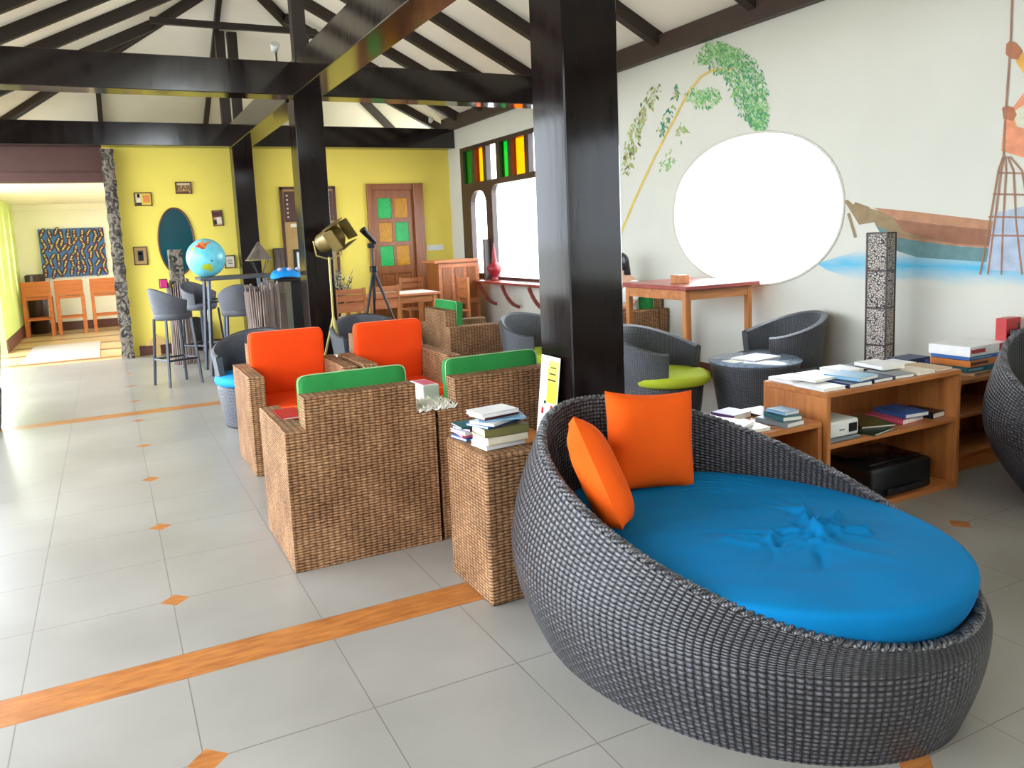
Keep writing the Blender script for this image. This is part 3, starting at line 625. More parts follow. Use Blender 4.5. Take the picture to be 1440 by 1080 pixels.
# ------------------------------------------------------------------ woven tub chairs
def tub_shell(mat, rt, rb, z0, zs, za, zb, th, half=2.25, sq=1.0):
    """wall of a tub chair, back at -y; za arm height, zb back height; outer and inner skins closed into one solid"""
    b = B(mat); n = 44; m = 10; O = []; I = []
    def rz(z): return rb+(rt-rb)*((z-z0)/(zb-z0))**.8
    for i in range(m+1):
        ro = []; ri = []
        for j in range(n+1):
            a = -half+2*half*j/n; q = (1+math.cos(a*PI/half))/2; zt_ = za+(zb-za)*q**.8
            z = z0+(zt_-z0)*i/m; zi = zs+(zt_-zs)*i/m
            ang = -PI/2+a; r = rz(z); r2 = rz(zi)-th
            ro.append((r*math.cos(ang), sq*r*math.sin(ang), z)); ri.append((r2*math.cos(ang), sq*r2*math.sin(ang), zi))
        O.append(ro); I.append(ri)
    uvf = lambda i, j: (j/n*2*half*rt, i/m*(zb-z0))
    b.grid(O, uvf=uvf); b.grid(I, uvf=uvf, flip=True)
    T = [O[-1], [tuple((Vector(p)*.5+Vector(q)*.5)+Vector((0, 0, th*.3))) for p, q in zip(O[-1], I[-1])], I[-1]]
    b.grid(T)
    for j in (0, n): b.grid([[O[i][j] for i in range(m+1)], [I[i][j] for i in range(m+1)]], smooth=False)
    return b
def tub_chair(label, loc, rz, seat='lime', sname='lime green', R_=.36, group='round woven tub chairs', zb=.76, za=.60):
    t = thing('tub_chair', label, 'chair', loc, rz, group)
    tub_shell('fine_weave', R_, R_*.84, .30, .36, za, zb, .05).obj('back_shell', t)
    B('fine_weave').lathe([(.0, 0), (R_*.78, 0), (R_*.80, .02), (R_*.9, .33), (R_*.88, .36), (0, .36)], 40, caps=False).obj('base', t)
    r = R_*.89
    B(seat).lathe([(0, .36), (r*.93, .36), (r, .375), (r*1.02, .40), (r, .425), (r*.92, .44), (r*.5, .45), (0, .452)], 36, (0, .055, 0), caps=False).obj('seat_cushion', t, sname+' round cushion')
    return t
def face(dx, dy): return math.atan2(dy, dx)-PI/2
tub_chair('dark tub chair with lime green cushion right behind the nearest column', (3.64, 4.70, 0), face(.42, -.9))
tub_chair('dark tub chair with high curved back against the mural wall beside the round table', (4.87, 4.70, 0), face(-.92, .36), 'fine_weave', 'dark woven')
tub_chair('dark tub chair left of the nearest column, seen beside the sideways armchair', (3.46, 6.22, 0), face(.25, -1))
tub_chair('dark tub chair with bright blue cushion peeking out behind the left orange chair', (1.08, 6.90, 0), face(-.35, -.95), 'blue_seat', 'bright blue', R_=.38)
tub_chair('black tub chair behind the right orange chair and the small round table', (2.22, 7.42, 0), face(-.1, -1), 'blue_seat', 'bright blue', R_=.37)
tub_chair('dark tub chair cut off by the left edge of the photo', (-1.25, 8.1, 0), face(-1, .2), 'lime', 'lime green')
tub_chair('dark tub chair almost hidden between the nearest column and the tall wooden table', (4.22, 6.75, 0), face(-.9, -.3))
def round_table(label, loc, r, h):
    t = thing('woven_table', label, 'table', loc, 0, 'low round woven tables')
    B('fine_weave').lathe([(0, 0), (r*.72, 0), (r*.74, .015), (r*.95, h-.03), (r*.97, h-.012), (r*.9, h-.01)], 44, caps=False).obj('base', t)
    B('glass_top').lathe([(0, h-.012), (r*.93, h-.012), (r*.985, h-.008), (r, h), (r*.985, h+.006), (0, h+.006)], 44, caps=False).obj('tabletop', t, 'pale glass-covered top')
    return t
t_ = NT('glass_top'); t_.b.inputs['Base Color'].default_value = (*lin(120, 138, 160), 1); t_.b.inputs['Roughness'].default_value = .12
t_.v(t_.b.inputs['Base Color'], t_.ramp(t_.noise(t_.obj(), 30), [(.3, lin(104, 120, 144)), (.7, lin(150, 166, 186))])); M['glass_top'] = t_.m
round_table('low round woven table with a book on it beside the mural wall', (4.24, 4.34, 0), .335, .5)
round_table('low round woven table with papers behind the orange chairs', (1.80, 6.62, 0), .29, .5)

# ------------------------------------------------------------------ the big daybed
def shell(t, a, bb, z0, z1, pw, k, zb, kb, oy, kw, seat_z, mats=('dark_weave', 'braid'), th=.035):
    n = 120; TH = [2*PI*j/n for j in range(n)]
    def rim(th_): wgt = ((1+math.cos(th_))/2)**pw; return z0+(z1-z0)*wgt
    def ring(sa, sb, o, z, ins=0): return [((a*sa-ins)*math.cos(q)+o, (bb*sb-ins)*math.sin(q), z(q) if callable(z) else z) for q in TH]
    RI = ring(1, 1, 0, rim); BU = ring(k, k*kw, oy, zb); BA = ring(kb, kb*kw, oy*.6, 0.0)
    rows = []
    for i in range(14):
        s_ = i/13; w_ = math.sin(s_*PI/2)
        rows.append([(R0[0]*(1-w_)+B0[0]*w_, R0[1]*(1-w_)+B0[1]*w_, min(zb, R0[2]*.85)*0+((min(zb, R0[2]*.9))+(R0[2]-min(zb, R0[2]*.9))*(1-s_))) for R0, B0 in zip(RI, BU)])
    low = rows[-1]
    for i in range(1, 12):
        s_ = i/11; w_ = math.cos(s_*PI/2)
        rows.append([(A0[0]*(1-w_)+L0[0]*w_, A0[1]*(1-w_)+L0[1]*w_, L0[2]*(1-s_)) for A0, L0 in zip(BA, low)])
    hgt = [0]
    for i in range(1, len(rows)): hgt.append(hgt[-1]+sum((Vector(rows[i][j])-Vector(rows[i-1][j])).length for j in range(0, n, 10))/12)
    hgt.append(hgt[-1]); per = 2*PI*math.sqrt((a*a+bb*bb)/2)*1.08
    b = B(mats[0]); b.grid(rows, closed_u=True, uvf=lambda i, j: (per*j/n, hgt[min(i, len(hgt)-1)])); b.add(rows[-1], [list(range(n))])
    inner = [ring(1, 1, 0, lambda q: rim(q), th)]
    for i in range(1, 9):
        f_ = i/8; inner.append([(p[0]*(1-.03*f_), p[1]*(1-.03*f_), min(seat_z, p[2]-.01)*f_+p[2]*(1-f_)) for p in inner[0]])
    b.grid(inner, closed_u=True, uvf=lambda i, j: (per*j/n, i*.06), flip=True)
    b.grid([RI, inner[0]], closed_u=True); b.add(inner[-1], [list(range(n))])
    b.obj('woven_shell', t)
    # braided rim : two strands twisting round the rim line
    mid = [tuple((Vector(p)+Vector(q))/2) for p, q in zip(RI, inner[0])]
    N_ = 720; bb_ = B(mats[1])
    for ph in (0, PI):
        pts = []
        for i in range(N_):
            f_ = i/N_*n; j = int(f_) % n; u_ = f_-int(f_); p = Vector(mid[j])*(1-u_)+Vector(mid[(j+1) % n])*u_
            d = (Vector(mid[(j+1) % n])-Vector(mid[j])).normalized(); x = d.cross(Vector((0, 0, 1))).normalized(); y = x.cross(d)
            q = 2*PI*i/N_*round(per/.055)+ph; pts.append(p+x*math.cos(q)*.011+y*(math.sin(q)*.006+.003))
        bb_.tube(pts, .0085, 6, closed=True)
    bb_.obj('braided_rim', t)
BED = (1.89, 2.03); BTH = 1.82
bed = thing('woven_daybed', 'big dark woven egg-shaped daybed in the foreground', 'daybed', (BED[0], BED[1], 0), BTH)
shell(bed, .77, .597, .34, .798, 1.165, 1.115, .30, .99, .07, .96, .33)
def bed_cushion():
    b = B('blue'); rr = random.Random(2); n = 150; a, c = .722, .572; H0 = .332; TOP = .462
    crs = []; AMP = 2.1
    def cr(pts, w_, h_): crs.append(([Vector((p[0], p[1])) for p in pts], w_, h_))
    # creases meeting near the middle of the front half (local x: -front, +back)
    for k in range(24):
        an = rr.uniform(0, 2*PI); L = rr.uniform(.14, .42); cx, cy = -.22+rr.uniform(-.10, .10), -.03+rr.uniform(-.17, .17)
        p0 = (cx+.02*math.cos(an), cy+.03*math.sin(an)); p2 = (cx+L*math.cos(an), cy+L*math.sin(an)); bend = rr.uniform(-.05, .05)
        p1 = ((p0[0]+p2[0])/2-bend*math.sin(an), (p0[1]+p2[1])/2+bend*math.cos(an)); cr([p0, p1, p2], rr.uniform(.011, .02), rr.uniform(.003, .008)*rr.choice([1, 1, -1]))
    for k in range(9):
        r_ = .16+.045*k; cx, cy = .18, -.12; a0 = -1.3+rr.uniform(-.3, .3); cr([(cx+r_*math.cos(a0+q*.25), cy+r_*.8*math.sin(a0+q*.25)) for q in range(7)], .014, .0028)
    cr([(-.34, -.20), (-.26, -.10), (-.22, 0), (-.20, .12)], .014, .014); cr([(-.10, -.24), (-.17, -.12), (-.25, -.06), (-.33, -.02)], .012, .012); cr([(-.2, -.28), (-.24, -.16), (-.28, 0), (-.27, .1)], .011, .011)
    def wr(x, y):
        p = Vector((x, y)); h = .007*math.sin(9*x+4*y)*math.sin(7*y-3*x)+.002*math.sin(31*x-22*y)*math.sin(17*y)
        for pts, w_, hh in crs:
            L = len(pts)-1; bd = 9; bt = 0
            for i in range(L):
                ab = pts[i+1]-pts[i]; t_ = max(0, min(1, (p-pts[i]).dot(ab)/ab.dot(ab))); d = (p-pts[i]-ab*t_).length
                if d < bd: bd = d; bt = (i+t_)/L
            if bd < 3*w_: h += AMP*hh*math.exp(-(bd/w_)**2)*(1-.9*bt)
        return h
    rows = []
    for s_ in np.linspace(0, 1, 7): rows.append((1-.05*(1-s_)**2, H0+(TOP-.024-H0)*s_))
    for q in np.linspace(0, PI/2, 6)[1:]: rows.append((1-.035*(1-math.cos(q)), TOP-.024+.024*math.sin(q)))
    L = [[(a*f_*math.cos(2*PI*j/n), c*f_*math.sin(2*PI*j/n), z) for j in range(n)] for f_, z in rows]
    f0 = rows[-1][0]
    for f_ in np.linspace(f0, 0.004, 90)[1:]:
        row = []
        for j in range(n):
            x, y = a*f_*math.cos(2*PI*j/n), c*f_*math.sin(2*PI*j/n); fd = min(1, (f0-f_)*8); row.append((x, y, TOP+.012*(1-f_*f_)+wr(x, y)*fd))
        L.append(row)
    b.grid(L, closed_u=True); b.add(L[0], [list(range(n))]); o = b.obj('seat_cushion', bed, 'turquoise blue fitted cushion'); o.location.x = -.03; return o
bed_cushion()
def pillow(label, loc, rot, s=.42, mat='pillow_orange', seed=1):
    rr = random.Random(seed); b = B(mat); n = 28; top = []; bot = []
    for i in range(n+1):
        r1 = []; r2 = []
        for j in range(n+1):
            u, v = -1+2*i/n, -1+2*j/n; pin = 1-.07*(1-u*u)*abs(v)**3-.0; pv = 1-.07*(1-v*v)*abs(u)**3
            x, y = u*s/2*(1-.07*(1-abs(v))**1*1 if abs(u) > .98 else pv if False else 1-.09*(1-v*v)*abs(u)), v*s/2*(1-.09*(1-u*u)*abs(v))
            h = .075*((1-u**4)*(1-v**4))**.55; wr = .005*math.sin(7*u+4*v+seed)*(abs(u)+abs(v))*.5+.005*math.sin(13*v-9*u+seed)*abs(u*v)+.004*math.sin(17*u+5*v)*abs(v)**3
            r1.append((x, h+wr*(h > .001), y)); r2.append((x, -h, y))
        top.append(r1); bot.append(r2)
    b.grid(top); b.grid(bot, flip=True)
    o = b.obj('throw_pillow'); o.location = loc; o.rotation_euler = rot; return tag(o, label, 'pillow', 'orange pillows on the daybed')
pillow('orange pillow standing upright against the back of the daybed, facing the camera', (1.885, 2.50, .655), (-.17, .10, -.10), .405, seed=2)
pillow('orange pillow seen edge-on leaning against the left wall of the daybed', (1.515, 2.30, .628), (-.42, .38, .92), .41, seed=5)
# second egg lounge cut off at the right edge
bed2 = thing('woven_daybed', 'second dark woven egg lounge cut off by the right edge of the photo', 'daybed', (4.56, 2.06, 0), 1.0)
shell(bed2, .60, .58, .45, .87, 1.2, 1.12, .42, .78, .03, .98, .40)
B('lime').lathe([(0, .40), (.48, .40), (.51, .42), (.515, .46), (.49, .50), (.4, .51), (0, .515)], 48, caps=False).obj('seat_cushion', bed2, 'lime green cushion')

# ------------------------------------------------------------------ books
def book(label, x, y, z, w_, d_, h_, rot, cov, name='book', group=None, page='paper', cat='book', tilt=(0, 0)):
    t = thing(name, label, cat, (x, y, z), rot, group); t.rotation_euler = (tilt[0], tilt[1], rot)
    c = min(.0022, h_*.2)
    b = B('c_'+cov).box(-w_/2, -d_/2, 0, w_/2, d_/2, c, 0).box(-w_/2, -d_/2, h_-c, w_/2, d_/2, h_, 0).box(-w_/2, -d_/2, 0, -w_/2+.003, d_/2, h_, 0); b.obj('cover', t)
    B(page).box(-w_/2+.003, -d_/2+.003, c, w_/2-.003, d_/2-.003, h_-c, 0).obj('pages', t)
    return t
# side table with the stack of paperbacks
st = thing('woven_side_table', 'square woven side table between the armchairs and the daybed', 'table', (1.395, 2.955, 0), 0)
B('hyacinth').box(-.125, -.20, 0, .12, .20, .63, .01).obj('body', st)
gz = 'paperbacks piled on the woven side table'
zz = .632; cx, cy = 1.40, 2.90
pile = [('thick cream-edged paperback at the bottom of the pile, spine turned left', 0, 0, .13, .19, .022, .1, 'white'), ('thick tan-edged book second from the bottom of the pile', .005, -.01, .14, .19, .03, .06, 'cream_'),
        ('thick book with a green and brown cover near the middle of the pile', .01, -.005, .14, .2, .034, -.03, 'olive'), ('thin blue paperback poking out to the left, on the thick cover', -.01, .02, .13, .19, .010, .35, 'blue_'),
        ('thin white paperback above the blue one in the pile', -.005, .01, .13, .18, .010, .45, 'white'), ('grey-blue magazine-thin book poking out to the right of the pile', .02, .02, .15, .2, .008, -.25, 'skyblue'),
        ('dark red paperback just under the top of the pile', .0, .03, .12, .18, .012, .2, 'maroon'), ('white paperback with pink edge on top of the pile', -.01, .02, .13, .18, .016, .12, 'white')]
for l, dx, dy, w_, d_, h_, r_, c_ in pile:
    book(l, cx+dx, cy+dy, zz, w_, d_, h_, r_+1.57, c_, group=gz, page='paper_tan' if h_ > .02 else 'paper'); zz += h_+.0008
zz = .632
for i, (l, h_, c_, r_) in enumerate([('blue-edged thin book at the bottom of the rear pile', .012, 'blue_', .2), ('pink-edged book low in the rear pile behind the paperbacks', .012, 'pink', -.1), ('white thin book in the middle of the rear pile', .014, 'white', .15), ('purple book fourth up in the rear pile', .012, 'purple', .3), ('teal thin book on top of the rear pile', .008, 'teal', 0)]):
    book(l, 1.36+.01*(i % 2), 3.08, zz, .12, .14, h_, 1.57+r_, c_, group=gz); zz += h_+.0008
# crate + leaning poster by the column
tag(B('teak').box(1.56, 3.23, 0, 1.86, 3.50, .52, .006).obj('wooden_stand'), 'small brown wooden stand against the nearest column, behind the woven side table', 'stand')
pz = .523
t = thing('leaflet_poster', 'white and yellow printed card leaning on the nearest column', 'poster', (1.795, 3.20+.065, pz)); t.rotation_euler = (0, .12, PI/2*0)
B('paper').box(0, -.15, 0, .004, .02, .40, 0).obj('card', t)
B('c_yellowy').box(-.0006, -.145, .18, -.0002, -.05, .38, 0).obj('yellow_print', t)
for y0, z0 in ((-.02, .12), (-.06, .08), (-.10, .14)): B('c_red').box(-.0008, y0-.012, z0, -.0003, y0+.008, z0+.03, 0).obj('red_print', t)
for y0, z0 in ((-.11, .05), (-.04, .17), (-.08, .03)): B('c_darkgreen').box(-.0008, y0-.01, z0, -.0003, y0+.01, z0+.015, 0).obj('green_print', t)
for i in range(3): B('black').box(-.0012, -.125, .345-.03*i, -.0009, -.075+.01*i, .352-.03*i, 0).obj('printed_line', t)

# ------------------------------------------------------------------ bookcases
def bookcase(label, x0, y0, x1, y1, h, shelves, back=True):
    t = thing('bookcase', label, 'bookcase', ((x0+x1)/2, (y0+y1)/2, 0), 0, 'low open wooden bookcases'); hw, hd = (x1-x0)/2, (y1-y0)/2
    B('teak_x').box(-hw, -hd, h-.028, hw, hd, h, .003).obj('top', t)
    for s_ in (-1, 1): B('teak').box(s_*hw, -hd, 0, s_*(hw-.028), hd, h-.028, .002).obj('side_panel', t)
    for z in shelves: B('teak_x').box(-hw+.028, -hd+.005, z, hw-.028, hd-.012, z+.022, .002).obj('shelf', t)
    B('teak_x').box(-hw+.028, -hd+.01, 0, hw-.028, hd-.012, .03, .002).obj('bottom_board', t)
    if back: B('teak').box(-hw+.028, hd-.012, .03, hw-.028, hd, h-.028, 0).obj('back_panel', t)
    return t
bookcase('main low wooden bookcase covered with rows of books behind the daybed', 3.09, 2.68, 4.12, 3.10, .665, [.375])
bookcase('lower wooden bookcase stepping down left of the main one', 2.42, 2.70, 3.08, 3.12, .52, [.25])
bookcase('wooden bookcase stacked with game boxes right of the main one', 4.16, 2.98, 5.25, 3.36, .50, [.26])
g1 = 'books laid out on the main bookcase'
Bk = [(3.17, 2.80, .15, .20, .016, 'white', 'white thin book at the front left corner of the main bookcase'), (3.34, 2.79, .16, .21, .022, 'navy', 'dark blue hardback lying second from the left in the front row on top'),
 (3.52, 2.80, .15, .20, .020, 'navy', 'navy book lying third from the left in the front row on top'), (3.69, 2.80, .14, .20, .018, 'grey', 'grey book in the middle of the front row on top'),
 (3.86, 2.80, .15, .2, .016, 'cream_', 'cream book fourth along the front row near the right end'), (4.02, 2.81, .14, .2, .012, 'tan', 'tan thin book at the front right corner of the main bookcase'),
 (3.20, 3.0, .17, .18, .02, 'white', 'white book at the back left corner of the main bookcase'), (3.39, 3.0, .16, .18, .018, 'lavender', 'pale lavender book in the back row, second from the left'),
 (3.57, 3.0, .15, .17, .028, 'white', 'thick white book in the middle of the back row on top'), (3.74, 3.0, .15, .18, .022, 'black_', 'black-edged book in the back row right of the middle'),
 (3.91, 3.0, .14, .18, .014, 'skyblue', 'sky blue thin book in the back row near the right end'), (4.05, 3.01, .1, .16, .01, 'white', 'small white booklet at the back right corner')]
for x, y, w_, d_, h_, c_, l in Bk: book(l, x, y, .6655, w_, d_, h_, random.uniform(-.06, .06), c_, group=g1)
for x, y, z, w_, d_, h_, r_, c_, l in [(3.40, 2.80, .689, .17, .2, .018, .15, 'skyblue', 'light blue book lying on the navy hardbacks at the front'), (3.77, 2.92, .6885, .16, .2, .022, -.12, 'white', 'white book resting across the grey book'), (3.25, 2.9, .687, .2, .16, .014, .1, 'white', 'white magazine lying across the left books')]:
    book(l, x, y, z, w_, d_, h_, r_, c_, group=g1)
g2 = 'books on the lower bookcase'
for x, y, z, w_, d_, h_, r_, c_, l in [(2.52, 2.84, .5205, .16, .22, .018, .1, 'white', 'white book at the far left of the lower bookcase'), (2.70, 2.83, .5205, .15, .2, .016, -.1, 'white', 'white book second from the left on the lower bookcase'),
   (2.90, 2.80, .5205, .13, .19, .024, .1, 'grey', 'grey-blue book at the front of the lower bookcase'), (2.92, 2.80, .5455, .11, .16, .022, -.2, 'teal', 'dark teal book on the grey-blue one'), (2.93, 2.81, .5685, .10, .12, .016, 0, 'skyblue', 'small light blue book topping the pile on the lower bookcase'),
   (2.62, 3.02, .5205, .16, .15, .022, 0, 'white', 'white book at the back left of the lower bookcase'), (2.80, 3.03, .5205, .15, .14, .03, .2, 'purple', 'thick purple-edged book at the back of the lower bookcase'), (2.98, 3.0, .5205, .16, .18, .014, 0, 'brown', 'brown flat book beside the step up to the main bookcase'),
   (2.62, 2.86, .5405, .17, .2, .014, .4, 'white', 'white book lying across the two left books')]:
    book(l, x, y, z, w_, d_, h_, r_, c_, group=g2)
# shelf contents
pj = thing('projector', 'white video projector on the middle shelf of the main bookcase', 'projector', (3.25, 2.815, .414)); zp = 0
b = B('white_plastic').box(-.11, -.10, 0, .11, .10, .085, .012, seg=3); b.obj('housing', pj)
b = B('black').box(.035, -.1035, .02, .095, -.099, .065, .003); b.obj('vent_window', pj, 'black front window'); B('c_grey').box(-.03, -.1022, .035, .005, -.1, .042, 0).obj('printed_mark', pj)
B('c_grey').lathe([(0, 0), (.018, 0), (.02, .01), (.016, .012), (0, .012)], 16).obj('focus_ring', pj).location = (-.02, 0, .085)
tag(B('c_grey').box(3.13, 2.70, .3975, 3.36, 2.93, .413, .004).obj('flat_case'), 'flat grey disc player under the projector', 'player')
g3 = 'magazines on the middle shelf of the main bookcase'
for x, y, w_, d_, h_, r_, c_, l in [(3.50, 2.82, .2, .26, .010, .2, 'darkgreen', 'dark green magazine right of the projector on the middle shelf'), (3.60, 2.87, .2, .24, .010, -.3, 'olive', 'olive patterned magazine in the middle of the middle shelf'), (3.82, 2.86, .2, .22, .028, .1, 'pink', 'pink-edged pile at the right of the middle shelf')]:
    zz = .3975+(.0105 if 'olive patt' in l else 0); book(l, x, y, zz, w_, d_, h_, r_, c_, group=g3)
book('glossy blue book lying on the pink pile on the middle shelf', 3.86, 2.85, .426, .17, .22, .022, -.1, 'blue_', group=g3)
book('black book on the far right end of the middle shelf', 4.02, 2.84, .3975, .12, .2, .03, .1, 'black_', group=g3)
t = thing('printer', 'black printer on the bottom shelf of the main bookcase', 'printer', (3.70, 2.88, .031))
B('black').box(-.24, -.17, 0, .24, .17, .17, .02, seg=3).obj('housing', t); B('black_gloss').box(-.2, -.13, .168, .2, .14, .185, .01, seg=2).obj('lid', t); B('c_black_').box(-.14, -.19, .02, .14, -.168, .05, .004).obj('paper_tray', t)
book('small orange-and-white booklet on the bottom shelf left of the printer', 3.36, 2.78, .031, .14, .18, .012, .3, 'orangey')
# game boxes
def gbox(label, x, y, z, w_, d_, h_, r_, c1, c2, stripe, grp='game boxes on the right bookcase'):
    t = thing('game_box', label, 'box', (x, y, z), r_, grp); bb = B('c_'+c1).box(-w_/2, -d_/2, 0, w_/2, d_/2, h_, .002).obj('box_body', t)
    b = B('c_'+c2).box(-w_/2+.01, -d_/2-.0006, h_*.3, w_/2*stripe, -d_/2, h_*.7, 0); B('c_'+c2).box(w_*.27, -d_/2-.0006, h_*.15, w_*.42, -d_/2, h_*.9, 0).obj('printed_panel', bb); b.obj('printed_band', bb); return t
zz = .5005
for l, w_, d_, h_, r_, c1, c2, s_ in [('brown flat case at the bottom of the stack of game boxes', .34, .26, .022, .1, 'tan', 'brown', .2), ('teal flat game box low in the stack', .36, .26, .035, -.05, 'teal', 'skyblue', -.2), ('brown and red box in the middle of the game stack', .38, .26, .04, .04, 'orangey', 'maroon', .0), ('blue box second from the top of the game stack', .36, .26, .025, 0, 'blue_', 'skyblue', .2), ('long white and red board game box on top of the stack', .40, .27, .062, .03, 'white', 'red', -.2)]:
    gbox(l, 4.90, 3.15, zz, w_, d_, h_, r_, c1, c2, s_); zz += h_+.001
gbox('tall red box standing behind the egg lounge at the right edge', 5.165, 3.06, .5005, .15, .07, .33, 0, 'red', 'black_', .6, 'red boxes')
gbox('black and white small box leaning in front of the red box', 5.17, 2.995, .5005, .12, .04, .26, 0, 'black_', 'grey', .3, 'red boxes')
gbox('dark blue box standing behind the right end of the main bookcase', 4.45, 3.24, .5005, .22, .14, .13, 0, 'navy', 'blue_', .3)
book('pink-edged book lying on the bottom of the right bookcase', 4.36, 3.15, .031, .22, .24, .03, 0, 'pink')
book('grey folder on the middle shelf of the right bookcase', 4.40, 3.15, .2825, .26, .26, .02, 0, 'cream_')
# wicker column lamp
lp = thing('column_lamp', 'tall dark square woven column lamp in front of the mural boat', 'lamp', (4.98, 3.86, 0), .25)
def cage():
    t = NT('lamp_cage'); v = t.n('ShaderNodeTexVoronoi', feature='DISTANCE_TO_EDGE'); t.ln(t.obj(), v.inputs[0]); v.inputs['Scale'].default_value = 62
    f = t.ma('LESS_THAN', v.outputs['Distance'], .10); t.v(t.b.inputs['Base Color'], t.mix(f, lin(196, 186, 176), lin(34, 26, 26))); t.b.inputs['Roughness'].default_value = .6; t.bump(f, .004); M['lamp_cage'] = t.m
cage()
for i in range(5): B('lamp_cage').box(-.068, -.068, .06+i*.268, .068, .068, .055+(i+1)*.268, .006).obj('woven_shade', lp)
b = B('dark_frame').box(-.08, -.08, 0, .08, .08, .06, .005)
for sx in (-1, 1):
    for sy in (-1, 1): b.box(sx*.066, sy*.066, .06, sx*.076, sy*.076, 1.40, .002)
for i in range(6): b.box(-.073, -.073, .052+i*.268, .073, .073, .062+i*.268, .002)
b.obj('frame', lp)
# book and papers on the low tables
book('flat white book with dark edge on the round table by the wall', 4.27, 4.36, .507, .30, .22, .010, .15, 'white')
tag(B('paper').box(3.99, 4.29, .507, 4.09, 4.42, .510, .001).obj('paper_napkin'), 'white napkin on the round table by the wall', 'napkin')
tag(B('paper').box(1.70, 6.62, .507, 1.86, 6.74, .530, .002).obj('paper_stack'), 'small stack of white paper on the table behind the orange chairs', 'paper')
tag(B('paper').box(1.90, 6.58, .507, 2.02, 6.70, .511, .001).obj('paper_sheet'), 'single pale sheet on the table behind the orange chairs', 'paper')
# box and fringed runner between the two near chairs: a low table inside the seating group
t = thing('coffee_table', 'low woven coffee table hidden between the four armchairs', 'table', (1.55, 4.70, 0))
B('hyacinth').box(-.30, -.24, 0, .30, .24, .44, .01).obj('body', t)
t = thing('tissue_box', 'white and pink tissue box on the arm where the two green chairs meet', 'box', (1.445, 3.86, .661), .05)
B('c_white').box(-.045, -.09, 0, .045, .09, .085, .004).obj('box_body', t); B('c_pink').box(-.034, -.07, .085, .034, .07, .0862, 0).obj('printed_lid', t)
b = B('paper'); rr = random.Random(9)
for i in range(420):
    x, y = 1.385+rr.uniform(-.10, .11), 3.61+rr.uniform(-.08, .14); a = rr.uniform(0, 2*PI); h = rr.uniform(.01, .03)
    b.beam((x, y, .664), (x+.02*math.cos(a), y+.02*math.sin(a), .664+h), .004, .004, 0)
tag(b.obj('shaggy_runner'), 'shaggy white fringed mat over the arms where the two green chairs meet', 'mat', None, 'stuff')
book('red flat book lying on the left arm of the nearest green chair', .745, 3.93, .6605, .11, .24, .008, 0, 'red')

# ------------------------------------------------------------------ tall wooden table by the round window
t = thing('tall_table', 'tall reddish wooden table under the round opening', 'table', (4.76, 5.72, 0))
B('red_wood').box(-.42, -.49, .965, .42, .49, 1.0, .004).obj('tabletop', t, 'glossy red-stained top')
for q in ((-.325, -.43, .325, -.41), (-.325, .41, .325, .43), (-.37, -.385, -.35, .385), (.35, -.385, .37, .385)): B('teak_x').box(q[0], q[1], .875, q[2], q[3], .965, .002).obj('apron', t)
for sx in (-1, 1):
    for sy in (-1, 1): B('teak').box(sx*.375, sy*.435, 0, sx*.325, sy*.385, .965, .003).obj('leg', t)
t = thing('napkin_holder', 'small square wooden holder standing on the tall table', 'holder', (4.60, 5.62, 1.0)); B('teak').box(-.06, -.06, 0, .06, .06, .075, .004).obj('holder_box', t); B('paper').box(-.045, -.045, .07, .045, .045, .078, .002).obj('napkins', t)

# ------------------------------------------------------------------ bar stools, high table, globe
def bar_stool(label, loc, rz):
    t = thing('bar_stool', label, 'stool', loc, rz, 'grey woven bar stools')
    tub_shell('stool_weave', .235, .185, .74, .80, .94, 1.08, .03, half=2.0).obj('bucket_back', t)
    B('stool_weave').lathe([(0, .73), (.175, .73), (.192, .75), (.20, .80), (.18, .815), (0, .82)], 32, caps=False).obj('seat', t)
    for sx in (-1, 1):
        for sy in (-1, 1): B('steel').beam((sx*.145, sy*.145, .74), (sx*.185, sy*.185, 0), .026, .026, .003).obj('leg', t)
    b = B('steel')
    for a_, c_ in (((-1, -1), (1, -1)), ((1, -1), (1, 1)), ((1, 1), (-1, 1)), ((-1, 1), (-1, -1))): b.beam((a_[0]*.17, a_[1]*.17, .29), (c_[0]*.17, c_[1]*.17, .29), .022, .022, .003)
    b.obj('footrest', t); return t
bar_stool('grey woven bar stool alone in front of the yellow wall, left of the globe', (.61, 9.45, 0), face(.9, .35))
bar_stool('grey woven bar stool with its back to the camera under the high table', (1.30, 9.25, 0), face(.05, 1))
bar_stool('dark bar stool behind the high table, under the globe', (1.03, 10.62, 0), face(.6, -.7))
t = thing('high_table', 'high dark bar table carrying the inflatable globe', 'table', (1.38, 10.0, 0))
B('stool_weave').box(-.42, -.32, 1.12, .42, .32, 1.155, .01).obj('tabletop', t)
for sx in (-1, 1):
    for sy in (-1, 1): B('steel').beam((sx*.32, sy*.24, 1.12), (sx*.38, sy*.29, 0), .035, .035, .003).obj('leg', t)
B('steel').box(-.34, -.27, .86, .34, -.245, .885, .002).box(-.34, .245, .86, .34, .27, .885, .002).obj('crossbar', t)
gl = thing('inflatable_globe', 'light blue inflatable world globe on the high bar table', 'globe', (1.07, 9.93, 1.1555))
def globe_mat():
    t = NT('globe'); o = t.obj(); n = t.noise(o, 9, 4, .6)
    t.v(t.b.inputs['Base Color'], t.ramp(n, [(.3, lin(92, 190, 208)), (.7, lin(128, 214, 226))])); t.b.inputs['Roughness'].default_value = .25; M['globe'] = t.m
globe_mat()
def sphere(b, c, r, seg=32, rings=16, sc=(1, 1, 1)):
    b.grid([[(c[0]+sc[0]*r*math.sin(PI*i/rings)*math.cos(2*PI*j/seg), c[1]+sc[1]*r*math.sin(PI*i/rings)*math.sin(2*PI*j/seg), c[2]-sc[2]*r*math.cos(PI*i/rings)) for j in range(seg)] for i in range(rings+1)], closed_u=True); return b
